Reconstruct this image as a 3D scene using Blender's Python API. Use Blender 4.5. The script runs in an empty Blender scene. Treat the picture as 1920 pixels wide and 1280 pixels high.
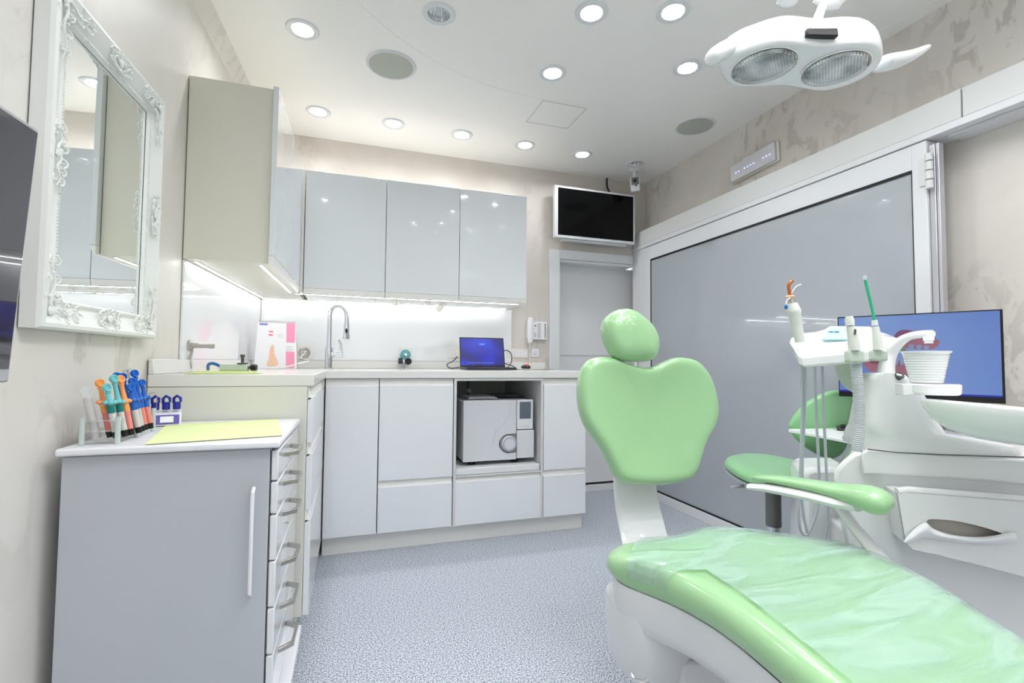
import bpy, bmesh, math, random
from mathutils import Vector, Matrix, noise
R = math.radians
rnd = random.Random(7)
SC = bpy.context.scene

# ------------------------------------------------------------------ camera
FPX, CAMH = 909.49, 0.9481
YAW, PITCH, ROLL = 0.3188, 0.0424, 0.0085
_f = Vector((math.sin(YAW)*math.cos(PITCH), math.cos(YAW)*math.cos(PITCH), math.sin(PITCH)))
_r0 = Vector((math.cos(YAW), -math.sin(YAW), 0)); _u0 = _r0.cross(_f)
_r = _r0*math.cos(ROLL) + _u0*math.sin(ROLL); _u = -_r0*math.sin(ROLL) + _u0*math.cos(ROLL)
CAM = Vector((0, 0, CAMH))
cd = bpy.data.cameras.new('camera'); cam = bpy.data.objects.new('camera', cd)
SC.collection.objects.link(cam); SC.camera = cam
cd.sensor_width = 36; cd.lens = FPX*36/1920; cd.clip_start = 0.02
m3 = Matrix((_r, _u, -_f)).transposed(); cam.matrix_world = Matrix.Translation(CAM) @ m3.to_4x4()

# ------------------------------------------------------------------ world / exposure
w = bpy.data.worlds.new('world'); SC.world = w; w.use_nodes = True
w.node_tree.nodes['Background'].inputs[0].default_value = (.9, .95, 1, 1)
w.node_tree.nodes['Background'].inputs[1].default_value = 1.5
vs = SC.view_settings
vs.view_transform = 'Standard'; vs.look = 'None'; vs.gamma = 1; vs.use_curve_mapping = False
vs.exposure = 0.16
LAMP = 180.0      # emission of a downlight lens
LED = 45.0        # emission of the little strip diodes

# measured points of the real room (metres); helpers turn a sight line into a point on a known plane
def ray(u, v): return _f + (u-960)/FPX*_r - (v-640)/FPX*_u
def at(u, v, n, c):
    n = Vector(n); d = ray(u, v); return CAM + d*((c - n.dot(CAM))/n.dot(d))
def PX(u, v, x): return at(u, v, (1, 0, 0), x)
def PY(u, v, y): return at(u, v, (0, 1, 0), y)
def PZ(u, v, z): return at(u, v, (0, 0, 1), z)
def P(u, v, d): return CAM + ray(u, v)*d
LS = 0.053
def lwx(y): return -0.698 + LS*y           # left wall x at depth y
def PW(u, v, t=0): return at(u, v, (1, -LS, 0), -0.698+t)

# ------------------------------------------------------------------ materials
MATS = {}
def s2l(c): return tuple((x/12.92 if x <= .04045 else ((x+.055)/1.055)**2.4) for x in c)
def rgb(r, g, b): return s2l((r/255, g/255, b/255)) + (1,)
def mat(name, col, rough=.4, metal=0, coat=0, emit=0, ecol=None, trans=0, alpha=1, ior=1.45, bump=0, bscale=60, spec=.5, coatr=.05, sheen=0):
    m = bpy.data.materials.new(name); m.use_nodes = True; nt = m.node_tree; b = nt.nodes['Principled BSDF']
    b.inputs['Base Color'].default_value = col; b.inputs['Roughness'].default_value = rough
    b.inputs['Metallic'].default_value = metal; b.inputs['Coat Weight'].default_value = coat
    b.inputs['Coat Roughness'].default_value = coatr; b.inputs['IOR'].default_value = ior
    b.inputs['Specular IOR Level'].default_value = spec
    b.inputs['Transmission Weight'].default_value = trans; b.inputs['Alpha'].default_value = alpha
    if sheen: b.inputs['Sheen Weight'].default_value = sheen
    if emit:
        b.inputs['Emission Color'].default_value = ecol or col; b.inputs['Emission Strength'].default_value = emit
    # light procedural variation on every surface
    tc = nt.nodes.new('ShaderNodeTexCoord'); n = nt.nodes.new('ShaderNodeTexNoise'); n.inputs['Scale'].default_value = bscale
    nt.links.new(tc.outputs['Object'], n.inputs['Vector'])
    if bump:
        bp = nt.nodes.new('ShaderNodeBump'); bp.inputs['Strength'].default_value = bump; bp.inputs['Distance'].default_value = .002
        nt.links.new(n.outputs['Fac'], bp.inputs['Height']); nt.links.new(bp.outputs['Normal'], b.inputs['Normal'])
    else:
        mr = nt.nodes.new('ShaderNodeMapRange'); mr.inputs['To Min'].default_value = max(rough-.015, 0) if rough > .02 else rough; mr.inputs['To Max'].default_value = rough+.015 if rough > .02 else rough
        nt.links.new(n.outputs['Fac'], mr.inputs['Value']); nt.links.new(mr.outputs['Result'], b.inputs['Roughness'])
    MATS[name] = m; return m
def N(nt, t, **k):
    n = nt.nodes.new(t)
    for a, v in k.items():
        if hasattr(n, a): setattr(n, a, v)
        else: n.inputs[a].default_value = v
    return n
def stucco(name, base, vein, light, amt=.75, vs_=4.5, t0=.53, m0=.47):
    m = bpy.data.materials.new(name); m.use_nodes = True; nt = m.node_tree; b = nt.nodes['Principled BSDF']
    tc = N(nt, 'ShaderNodeTexCoord'); L = nt.links.new
    mp = N(nt, 'ShaderNodeMapping'); mp.inputs['Rotation'].default_value = (.5, .6, .4); mp.inputs['Scale'].default_value = (1.6, 1.6, .9); L(tc.outputs['Object'], mp.inputs['Vector'])
    n1 = N(nt, 'ShaderNodeTexNoise'); n1.inputs['Scale'].default_value = vs_; n1.inputs['Detail'].default_value = 8; n1.inputs['Roughness'].default_value = .62; n1.inputs['Distortion'].default_value = 1.1
    L(mp.outputs[0], n1.inputs['Vector'])
    r1 = N(nt, 'ShaderNodeValToRGB'); e = r1.color_ramp.elements
    e[0].position = t0; e[0].color = (0, 0, 0, 1); e[1].position = t0+.05; e[1].color = (1, 1, 1, 1)
    L(n1.outputs['Fac'], r1.inputs['Fac'])
    n2 = N(nt, 'ShaderNodeTexNoise'); n2.inputs['Scale'].default_value = 1.1; n2.inputs['Detail'].default_value = 3
    L(tc.outputs['Object'], n2.inputs['Vector'])
    r2 = N(nt, 'ShaderNodeValToRGB'); e = r2.color_ramp.elements
    e[0].position = m0; e[0].color = (0, 0, 0, 1); e[1].position = m0+.12; e[1].color = (1, 1, 1, 1)
    L(n2.outputs['Fac'], r2.inputs['Fac'])
    mu = N(nt, 'ShaderNodeMath', operation='MULTIPLY'); L(r1.outputs['Color'], mu.inputs[0]); L(r2.outputs['Color'], mu.inputs[1])
    mu2 = N(nt, 'ShaderNodeMath', operation='MULTIPLY'); L(mu.outputs[0], mu2.inputs[0]); mu2.inputs[1].default_value = amt
    n3 = N(nt, 'ShaderNodeTexNoise'); n3.inputs['Scale'].default_value = 1.7; n3.inputs['Detail'].default_value = 5; n3.inputs['Distortion'].default_value = .8
    L(tc.outputs['Object'], n3.inputs['Vector'])
    r3 = N(nt, 'ShaderNodeValToRGB'); e = r3.color_ramp.elements; e[0].position = .35; e[0].color = base; e[1].position = .68; e[1].color = light
    L(n3.outputs['Fac'], r3.inputs['Fac'])
    mx = N(nt, 'ShaderNodeMix', data_type='RGBA'); L(mu2.outputs[0], mx.inputs['Factor']); L(r3.outputs['Color'], mx.inputs['A']); mx.inputs['B'].default_value = vein
    L(mx.outputs['Result'], b.inputs['Base Color'])
    bp = N(nt, 'ShaderNodeBump'); bp.inputs['Strength'].default_value = .12; bp.inputs['Distance'].default_value = .004
    L(n1.outputs['Fac'], bp.inputs['Height']); L(bp.outputs[0], b.inputs['Normal'])
    b.inputs['Roughness'].default_value = .42
    MATS[name] = m; return m
def floor_mat():
    m = bpy.data.materials.new('speckled_vinyl'); m.use_nodes = True; nt = m.node_tree; b = nt.nodes['Principled BSDF']; L = nt.links.new
    tc = N(nt, 'ShaderNodeTexCoord')
    n = N(nt, 'ShaderNodeTexNoise'); n.inputs['Scale'].default_value = 210; n.inputs['Detail'].default_value = 2; n.inputs['Roughness'].default_value = .7
    L(tc.outputs['Object'], n.inputs['Vector'])
    r = N(nt, 'ShaderNodeValToRGB'); e = r.color_ramp.elements
    e[0].position = .40; e[0].color = rgb(92, 105, 124); e[1].position = .58; e[1].color = rgb(222, 226, 232)
    k = e.new(.48); k.color = rgb(162, 169, 180)
    L(n.outputs['Fac'], r.inputs['Fac'])
    v = N(nt, 'ShaderNodeTexVoronoi'); v.inputs['Scale'].default_value = 170; L(tc.outputs['Object'], v.inputs['Vector'])
    r2 = N(nt, 'ShaderNodeValToRGB'); e = r2.color_ramp.elements; e[0].position = .0; e[0].color = (.62, .64, .7, 1); e[1].position = .3; e[1].color = (1, 1, 1, 1)
    L(v.outputs['Distance'], r2.inputs['Fac'])
    mx = N(nt, 'ShaderNodeMix', data_type='RGBA', blend_type='MULTIPLY'); mx.inputs['Factor'].default_value = .8
    L(r.outputs['Color'], mx.inputs['A']); L(r2.outputs['Color'], mx.inputs['B']); L(mx.outputs['Result'], b.inputs['Base Color'])
    b.inputs['Roughness'].default_value = .45
    MATS['floor'] = m
stucco('stucco_back', rgb(208, 200, 192), rgb(172, 163, 156), rgb(218, 211, 204), .45, 6.5, .54, .50)
stucco('stucco_left', rgb(224, 219, 211), rgb(186, 180, 172), rgb(236, 233, 227), .45, 4.5, .54, .50)
stucco('stucco_right', rgb(214, 207, 200), rgb(170, 162, 154), rgb(228, 223, 216), .48, 7.0, .52, .38)
floor_mat()
mat('ceiling', rgb(249, 247, 243), .35, bump=.08, bscale=9)
mat('gloss_white', rgb(232, 234, 237), .12, coat=.6, coatr=.03)
mat('gloss_glass', rgb(228, 232, 234), .06, coat=1, coatr=.01)
mat('cream', rgb(237, 236, 231), .35)
mat('cream_side', rgb(222, 220, 206), .4)
mat('cream_base', rgb(222, 222, 212), .3, coat=.2)
mat('worktop', rgb(230, 229, 225), .22, coat=.3)
mat('splash', rgb(240, 242, 243), .08, coat=.6, coatr=.02)
mat('grey_panel', rgb(190, 194, 200), .14, coat=.5)
mat('white_board', rgb(240, 241, 245), .25)
mat('matte_white', rgb(228, 229, 230), .45)
mat('frame_white', rgb(226, 228, 230), .3)
mat('header_white', rgb(220, 222, 220), .35)
mat('lacquer_glass', rgb(172, 178, 184), .08, coat=.6, coatr=.01)
mat('mirror', (.92, .95, .94, 1), 0.0, metal=1)
mat('mirror_frame', rgb(238, 240, 236), .4)
mat('black', rgb(12, 12, 13), .35)
mat('rubber_and_gap', rgb(10, 10, 11), .6)
mat('screen_black', rgb(6, 6, 7), .06, spec=.25)
mat('screen_dark', rgb(58, 56, 62), .06, coat=1, coatr=.01)
mat('silver', rgb(196, 196, 202), .3, metal=.4)
mat('chrome', rgb(220, 222, 226), .06, metal=1)
mat('steel', rgb(190, 186, 180), .28, metal=1)
mat('dark_metal', rgb(92, 94, 90), .35, metal=.3)
mat('stem_grey', rgb(120, 122, 118), .35, metal=.2)
mat('vinyl_green', rgb(156, 200, 148), .28, coat=.7, coatr=.10, bump=.05, bscale=500, sheen=.15)
mat('vinyl_green_dark', rgb(138, 194, 140), .3, coat=.35, coatr=.15, bump=.05, bscale=500)
mat('plastic_film', rgb(206, 240, 228), .1, alpha=.34, spec=.8, bump=.5, bscale=7)
mat('unit_white', rgb(238, 240, 240), .2, coat=.6, coatr=.05)
mat('tower_white', rgb(238, 240, 240), .18, coat=.6, coatr=.05)
mat('seat_shell', rgb(226, 228, 229), .3, coat=.3)
mat('sage', rgb(196, 208, 194), .4)
mat('instrument', rgb(224, 227, 219), .38)
mat('hose', rgb(192, 199, 206), .35)
mat('corrugated', rgb(196, 200, 204), .45)
mat('orange_clear', rgb(170, 88, 22), .12, coat=.5)
mat('peach', rgb(250, 180, 130), .4)
mat('straw_green', rgb(38, 176, 128), .3, coat=.3)
mat('clear_plastic', rgb(230, 238, 240), .08, alpha=.35, coat=1)
mat('acrylic', rgb(222, 232, 232), .05, alpha=.3, coat=1, spec=.8)
mat('acrylic_leg', rgb(214, 226, 222), .12, alpha=.75, coat=1)
mat('blue_cap', rgb(20, 100, 196), .35, coat=.3)
mat('navy', rgb(28, 36, 150), .35, coat=.3)
mat('teal', rgb(118, 196, 200), .4)
mat('teal_dark', rgb(10, 120, 116), .4)
mat('orange', rgb(252, 164, 92), .4)
mat('pink_paste', rgb(232, 138, 128), .4)
mat('grey_paste', rgb(206, 204, 200), .4)
mat('purple', rgb(96, 84, 170), .4)
mat('green_paper', rgb(226, 238, 176), .8, bump=.3, bscale=40)
mat('paper', rgb(240, 240, 242), .7)
mat('calendar_pink', rgb(240, 150, 182), .6)
mat('calendar_blue', rgb(120, 126, 190), .6)
mat('calendar_red', rgb(236, 110, 120), .6)
mat('calendar_skin', rgb(238, 196, 170), .6)
mat('hose_blue', rgb(14, 100, 168), .35)
mat('beige_plastic', rgb(236, 232, 222), .4)
mat('red_mouse', rgb(214, 40, 30), .2, coat=.6)
mat('laptop_black', rgb(34, 36, 44), .35)
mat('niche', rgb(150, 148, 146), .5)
mat('tissue', rgb(246, 247, 250), .8, bump=.4, bscale=60)
mat('cavity', rgb(218, 212, 202), .7)
mat('speaker_mesh', rgb(186, 190, 180), .75, bump=.4, bscale=900)
mat('groove', rgb(186, 183, 176), .7)
mat('display_cyan', rgb(168, 206, 214), .25, emit=.25, ecol=rgb(168, 206, 214))
mat('display_ink', rgb(80, 130, 160), .3)
mat('autoclave_screen', rgb(96, 104, 118), .12, coat=.6)
mat('autoclave', rgb(214, 216, 220), .35)
mat('lamp_on', (1, 1, 1, 1), .3, emit=LAMP, ecol=(.97, .98, 1, 1))
mat('diode', (1, 1, 1, 1), .3, emit=LED, ecol=(.97, .98, 1, 1))
mat('diode_blue', (.5, .5, 1, 1), .3, emit=1.6, ecol=(.42, .42, 1, 1))
mat('reflector', rgb(236, 238, 240), .12, metal=1)
mat('lens_cover', rgb(222, 230, 226), .08, coat=1, alpha=.35)
mat('lamp_reflector', rgb(200, 210, 206), .22, metal=.9)
mat('gum', rgb(120, 80, 92), .5, emit=.28, ecol=rgb(140, 88, 106))
mat('gum_dark', rgb(104, 66, 96), .5, emit=.15, ecol=rgb(90, 50, 80))
mat('tooth', rgb(96, 104, 130), .5, emit=.3, ecol=rgb(140, 152, 196))
mat('emergency_cover', rgb(238, 238, 240), .25, alpha=.8, coat=.6)
mat('teal_outlet', rgb(120, 190, 196), .35)
def ribbed():
    m = mat('ribbed_lens', rgb(214, 222, 220), .16, metal=.75, coat=1); nt = m.node_tree; b = nt.nodes['Principled BSDF']; L = nt.links.new
    tc = N(nt, 'ShaderNodeTexCoord'); mp = N(nt, 'ShaderNodeMapping'); mp.inputs['Rotation'].default_value = (0, 0, .9); L(tc.outputs['Object'], mp.inputs['Vector'])
    wv = N(nt, 'ShaderNodeTexWave'); wv.inputs['Scale'].default_value = 45; wv.inputs['Distortion'].default_value = .4; L(mp.outputs[0], wv.inputs['Vector'])
    n = N(nt, 'ShaderNodeTexNoise'); n.inputs['Scale'].default_value = 14; L(tc.outputs['Object'], n.inputs['Vector'])
    r = N(nt, 'ShaderNodeValToRGB'); e = r.color_ramp.elements; e[0].position = .35; e[0].color = rgb(128, 138, 134); e[1].position = .65; e[1].color = rgb(236, 242, 240); L(n.outputs['Fac'], r.inputs['Fac']); L(r.outputs['Color'], b.inputs['Base Color'])
    bp = N(nt, 'ShaderNodeBump'); bp.inputs['Strength'].default_value = .5; bp.inputs['Distance'].default_value = .003; L(wv.outputs['Fac'], bp.inputs['Height']); L(bp.outputs[0], b.inputs['Normal'])
ribbed()
def film():
    m = bpy.data.materials.new('plastic_film'); m.use_nodes = True; nt = m.node_tree; L = nt.links.new; b = nt.nodes['Principled BSDF']; out = nt.nodes['Material Output']
    b.inputs['Base Color'].default_value = rgb(196, 226, 216); b.inputs['Roughness'].default_value = .25
    tr = N(nt, 'ShaderNodeBsdfTransparent'); gl = N(nt, 'ShaderNodeBsdfGlossy'); gl.inputs['Roughness'].default_value = .07
    tc = N(nt, 'ShaderNodeTexCoord'); mp = N(nt, 'ShaderNodeMapping'); mp.inputs['Rotation'].default_value = (0, 0, .5); mp.inputs['Scale'].default_value = (2.2, 9, 3); L(tc.outputs['Object'], mp.inputs['Vector'])
    n = N(nt, 'ShaderNodeTexNoise'); n.inputs['Scale'].default_value = 1.4; n.inputs['Detail'].default_value = 2; n.inputs['Distortion'].default_value = 1.2; L(mp.outputs[0], n.inputs['Vector'])
    bp = N(nt, 'ShaderNodeBump'); bp.inputs['Strength'].default_value = .9; bp.inputs['Distance'].default_value = .012; L(n.outputs['Fac'], bp.inputs['Height'])
    L(bp.outputs[0], gl.inputs['Normal']); L(bp.outputs[0], b.inputs['Normal'])
    r = N(nt, 'ShaderNodeValToRGB'); e = r.color_ramp.elements; e[0].position = .42; e[0].color = (.24, .24, .24, 1); e[1].position = .62; e[1].color = (.52, .52, .52, 1); L(n.outputs['Fac'], r.inputs['Fac'])
    m1 = N(nt, 'ShaderNodeMixShader'); L(r.outputs['Color'], m1.inputs[0]); L(tr.outputs[0], m1.inputs[1]); L(b.outputs[0], m1.inputs[2])
    lw = N(nt, 'ShaderNodeFresnel'); lw.inputs['IOR'].default_value = 1.55; L(bp.outputs[0], lw.inputs['Normal'])
    fm = N(nt, 'ShaderNodeMath', operation='MULTIPLY'); fm.inputs[1].default_value = .6; L(lw.outputs[0], fm.inputs[0]); fc_ = N(nt, 'ShaderNodeMath', operation='MINIMUM'); fc_.inputs[1].default_value = .22; L(fm.outputs[0], fc_.inputs[0])
    m2 = N(nt, 'ShaderNodeMixShader'); L(fc_.outputs[0], m2.inputs[0]); L(m1.outputs[0], m2.inputs[1]); L(gl.outputs[0], m2.inputs[2]); L(m2.outputs[0], out.inputs['Surface'])
    MATS['plastic_film'] = m
film()
# screens: procedural gradients that the panels really show
def screen_mat(name, c1, c2, c3, strength, rot=0, sc=2.0):
    m = bpy.data.materials.new(name); m.use_nodes = True; nt = m.node_tree; b = nt.nodes['Principled BSDF']; L = nt.links.new
    tc = N(nt, 'ShaderNodeTexCoord'); n = N(nt, 'ShaderNodeTexNoise'); n.inputs['Scale'].default_value = sc; n.inputs['Detail'].default_value = 0; n.inputs['Distortion'].default_value = .6
    L(tc.outputs['Object'], n.inputs['Vector']); r = N(nt, 'ShaderNodeValToRGB'); e = r.color_ramp.elements
    e[0].position = .38; e[0].color = c1; e[1].position = .64; e[1].color = c3; k = e.new(.5); k.color = c2
    L(n.outputs['Fac'], r.inputs['Fac']); L(r.outputs['Color'], b.inputs['Emission Color']); b.inputs['Emission Strength'].default_value = strength
    b.inputs['Base Color'].default_value = (.02, .02, .03, 1); b.inputs['Roughness'].default_value = .3
    MATS[name] = m
screen_mat('laptop_screen', rgb(6, 10, 120), rgb(14, 24, 178), rgb(20, 60, 214), .85, sc=6)
screen_mat('monitor_screen', rgb(84, 118, 186), rgb(98, 132, 196), rgb(122, 150, 204), .80, sc=2.5)

# ------------------------------------------------------------------ mesh builder
class MB:
    def __init__(s): s.bm = bmesh.new()
    def face(s, vs):
        try: return s.bm.faces.new(vs)
        except ValueError: return None
    def box(s, x0, x1, y0, y1, z0, z1):
        return s.hexa([(x0, y0), (x1, y0), (x1, y1), (x0, y1)], z0, z1)
    def hexa(s, poly, z0, z1): return s.prism(poly, z0, z1)
    def prism(s, poly, z0, z1, M=None):
        M = M or Matrix(); a = [s.bm.verts.new(M @ Vector((p[0], p[1], z0))) for p in poly]; b = [s.bm.verts.new(M @ Vector((p[0], p[1], z1))) for p in poly]
        n = len(poly); s.face(a[::-1]); s.face(b)
        for i in range(n): s.face([a[i], a[(i+1) % n], b[(i+1) % n], b[i]])
        return s
    def obox(s, c, sx, sy, sz, M=None):
        """box of full sizes centred at c in frame M"""
        M = M or Matrix.Translation(Vector(c)); 
        if c is not None and M is not None and M.translation == Vector((0,0,0)) : M = Matrix.Translation(Vector(c)) @ M
        return s.prism([(-sx/2, -sy/2), (sx/2, -sy/2), (sx/2, sy/2), (-sx/2, sy/2)], -sz/2, sz/2, M)
    def loft(s, rings, cap=True, close=False):
        V = [[s.bm.verts.new(Vector(p)) for p in r] for r in rings]; n = len(V[0])
        for i in range(len(V)-1 + (1 if close else 0)):
            A = V[i]; B = V[(i+1) % len(V)]
            for j in range(n): s.face([A[j], A[(j+1) % n], B[(j+1) % n], B[j]])
        if cap and not close: s.face(V[0][::-1]); s.face(V[-1])
        return s
    def tube(s, pts, r, seg=10, cap=True, flat=1.0, upv=None):
        pts = [Vector(p) for p in pts]; n = len(pts); rr = r if isinstance(r, (list, tuple)) else [r]*n
        rings = []; prev = None
        for i, p in enumerate(pts):
            t = (pts[min(i+1, n-1)] - pts[max(i-1, 0)]).normalized()
            if prev is None:
                a = Vector(upv) if upv else (Vector((0, 0, 1)) if abs(t.z) < .9 else Vector((1, 0, 0)))
                prev = (a - t*a.dot(t)).normalized()
            else: prev = (prev - t*prev.dot(t)).normalized()
            b = t.cross(prev); ri = rr[i]
            ra, rb = (ri if isinstance(ri, (list, tuple)) else (ri, ri*flat))
            rings.append([p + prev*(math.cos(2*math.pi*k/seg)*rb) + b*(math.sin(2*math.pi*k/seg)*ra) for k in range(seg)])
        return s.loft(rings, cap)
    def lathe(s, prof, c=(0, 0, 0), M=None, seg=32, cap=True):
        M = M or Matrix.Translation(Vector(c))
        rings = [[M @ Vector((r*math.cos(2*math.pi*k/seg), r*math.sin(2*math.pi*k/seg), z)) for k in range(seg)] for r, z in prof]
        return s.loft(rings, cap)
    def cyl(s, a, b, r, seg=20, r2=None):
        return s.tube([a, b], [r, r if r2 is None else r2], seg)
    def sphere(s, c, r, seg=14, sc=(1, 1, 1), M=None):
        MM = Matrix.Translation(Vector(c)) @ (M or Matrix()) @ Matrix.Diagonal((sc[0], sc[1], sc[2], 1))
        bmesh.ops.create_uvsphere(s.bm, u_segments=seg, v_segments=max(6, seg//2), radius=r, matrix=MM); return s
    def poly(s, pts): s.face([s.bm.verts.new(Vector(p)) for p in pts]); return s
    def plate(s, outline, holes, thick=None, n=None, thr=None):
        """flat face with holes"""
        es = []
        for loop in [outline] + holes:
            V = [s.bm.verts.new(Vector(p)) for p in loop]
            for i in range(len(V)): es.append(s.bm.edges.new((V[i], V[(i+1) % len(V)])))
        g = bmesh.ops.triangle_fill(s.bm, edges=es, use_beauty=True, use_dissolve=False)
        if thick is not None:
            fs = [f for f in g['geom'] if isinstance(f, bmesh.types.BMFace)]
            ex = bmesh.ops.extrude_face_region(s.bm, geom=fs)
            bmesh.ops.translate(s.bm, vec=Vector(thick), verts=[v for v in ex['geom'] if isinstance(v, bmesh.types.BMVert)])
        return s
WARP = None
def col(): return SC.collection.objects
def part(name, mb, m, parent=None, bev=0, sub=0, ang=35, flat=False, label=None, kind=None):
    me = bpy.data.meshes.new(name); bm = mb.bm
    if WARP:
        for v in bm.verts: v.co = WARP(v.co)
    bmesh.ops.recalc_face_normals(bm, faces=bm.faces[:])
    root = parent; off = Vector((0, 0, 0))
    while root is not None: off += root.location; root = root.parent
    if off.length: bmesh.ops.translate(bm, vec=-off, verts=bm.verts[:])
    bm.to_mesh(me); bm.free(); me.materials.append(MATS[m])
    if not flat:
        me.shade_smooth()
        if not sub: me.set_sharp_from_angle(angle=R(ang))
    o = bpy.data.objects.new(name, me); col().link(o)
    if parent: o.parent = parent
    if bev:
        b = o.modifiers.new('bevel', 'BEVEL'); b.width = bev; b.segments = 2; b.limit_method = 'ANGLE'; b.angle_limit = R(35)
    if sub:
        b = o.modifiers.new('sub', 'SUBSURF'); b.levels = sub; b.render_levels = sub
    if label: o['label'] = label
    if kind: o['kind'] = kind
    return o
def thing(name, label, cat, loc=(0, 0, 0), group=None):
    o = bpy.data.objects.new(name, None); col().link(o); o.location = loc; o.empty_display_size = .05
    o['label'] = label; o['category'] = cat
    if group: o['group'] = group
    return o
def tag(o, label, cat, group=None):
    o['label'] = label; o['category'] = cat
    if group: o['group'] = group
    return o
def struct(o): o['kind'] = 'structure'; return o
def dup(root, loc, label=None, rot=None):
    r = root.copy(); col().link(r); r.location = loc
    if rot is not None: r.rotation_euler = rot
    if label: r['label'] = label
    for ch in list(root.children):
        c = ch.copy(); col().link(c); c.parent = r
        for g in ch.children:
            d = g.copy(); col().link(d); d.parent = c
    return r
def frame(o, x, z):
    """matrix with local X, Z directions at o"""
    z = Vector(z).normalized(); x = Vector(x); x = (x - z*x.dot(z)).normalized(); y = z.cross(x)
    M = Matrix((x, y, z)).transposed().to_4x4(); M.translation = Vector(o); return M
def catmull(pts, n=6, closed=True):
    out = []; L = len(pts); pts = [Vector(p) for p in pts]
    rng = L if closed else L-1
    for i in range(rng):
        g = (lambda k: pts[k % L]) if closed else (lambda k: pts[min(max(k, 0), L-1)])
        p0, p1, p2, p3 = g(i-1), g(i), g(i+1), g(i+2)
        for k in range(n):
            t = k/n; out.append(.5*((2*p1) + (p2-p0)*t + (2*p0-5*p1+4*p2-p3)*t*t + (3*p1-p0-3*p2+p3)*t**3))
    if not closed: out.append(pts[-1])
    return out
def pillow(mb, outline, nrm, front, back, c=None, zf=None):
    """star-shaped cushion: rings of the outline scaled about its centre, pushed along nrm"""
    nrm = Vector(nrm).normalized(); o = [Vector(p) for p in outline]
    c = Vector(c) if c is not None else sum(o, Vector())/len(o)
    def ring(s, h): return [c + (p-c)*s + nrm*h + (zf(c+(p-c)*s) if zf else Vector()) for p in o]
    rings = [ring(s, h) for s, h in back[::-1]] + [ring(s, h) for s, h in front]
    return mb.loft(rings)

# ================================================================== STRUCTURE
H = 2.34; RX = 2.144; BY = 3.2142; Y0 = -2.3
ROWS = [(-.226, 2.166), (.303, 1.888), (.878, 1.685), (1.18, 1.574), (.89, 2.107), (1.473, 1.861)]
BACKROW = [(-.206, 2.868), (.204, 2.870), (.613, 2.874), (1.027, 2.880), (1.436, 2.884), (1.852, 2.892)]
REAR = [(-.25, 1.19), (.01, .50), (.22, -.01), (-.30, -.56), (.87, 1.25), (.57, .75), (.84, .84), (.43, .49), (.83, .45), (.55, .20), (.82, .07), (1.10, .18), (.79, -.27), (1.44, .94), (1.16, .71), (1.26, .44), (1.64, .43), (1.41, -.10), (1.73, -.68), (-.3, -1.4), (.7, -1.4), (1.7, -1.5)]  # mostly read off door reflections; the last three are added for fill
mb = MB(); mb.box(-1.2, 2.6, Y0, 3.6, -.1, 0); struct(part('floor', mb, 'floor'))
def circ(x, y, r, z, n=28): return [(x+r*math.cos(2*math.pi*k/n), y+r*math.sin(2*math.pi*k/n), z) for k in range(n)]
DC, DR = (.892, 1.144), 1.193
inner = [p for p in ROWS+REAR if math.hypot(p[0]-DC[0], p[1]-DC[1]) < DR-.05]
assert all(abs(math.hypot(p[0]-DC[0], p[1]-DC[1])-DR) > .046 for p in REAR)
outer = [p for p in ROWS+BACKROW+REAR if p not in inner]
HOLE = .0435
mb = MB()
mb.plate([(-1.2, Y0, H), (2.6, Y0, H), (2.6, 3.6, H), (-1.2, 3.6, H)], [circ(DC[0], DC[1], DR, H, 96)] + [circ(x, y, HOLE, H) for x, y in outer], thick=(0, 0, .06))
struct(part('ceiling', mb, 'ceiling', flat=True))
mb = MB(); mb.plate(circ(DC[0], DC[1], DR+.001, H+.0012, 96), [circ(x, y, HOLE, H+.0012) for x, y in inner], thick=(0, 0, .05))
struct(part('ceiling', mb, 'ceiling', flat=True))
mb = MB(); mb.prism([(-1.2, Y0), (2.6, Y0), (2.6, 3.6), (-1.2, 3.6)], H+.12, H+.16); struct(part('ceiling', mb, 'matte_white'))
mb = MB(); mb.prism([(lwx(Y0), Y0), (lwx(3.4), 3.4), (lwx(3.4)-.12, 3.4), (lwx(Y0)-.12, Y0)], 0, H+.05); struct(part('wall_left', mb, 'stucco_left'))
# cove strip along the left wall under the ceiling
mb = MB(); a = [(Y0), 3.3]
mb.loft([[(lwx(y)-.02, y, H+.01), (lwx(y)-.02, y, H-.075), (lwx(y)+.001, y, H-.075), (lwx(y)+.022, y, H-.035), (lwx(y)+.045, y, H+.01)] for y in a])
struct(part('trim_1', mb, 'stucco_left'))
DX0, DX1, DZ = 1.405, 2.05, 1.70
mb = MB(); mb.box(-.7, DX0, BY, BY+.14, 0, H+.05); mb.box(DX0, 2.4, BY, BY+.14, DZ+.02, H+.05); mb.box(2.102, 2.4, BY, BY+.14, 0, DZ+.02); struct(part('wall_back', mb, 'stucco_back'))
mb = MB(); mb.box(RX, RX+.12, Y0, 3.35, 0, H+.05); struct(part('wall_right', mb, 'stucco_right'))
mb = MB(); mb.box(-1.2, -.5, Y0-.1, Y0, 0, H+.05); mb.box(1.95, 2.6, Y0-.1, Y0, 0, H+.05); mb.box(-.5, 1.95, Y0-.1, Y0, 0, .95); mb.box(-.5, 1.95, Y0-.1, Y0, 1.98, H+.05); struct(part('wall_front', mb, 'stucco_left'))  # opening in this rear wall is added to let sky light fill the room
mb = MB()
for a in ((-.5, -.45, .95, 1.98), (1.90, 1.95, .95, 1.98), (.70, .75, .95, 1.98)): mb.box(a[0], a[1], Y0-.08, Y0-.03, a[2], a[3])
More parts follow.
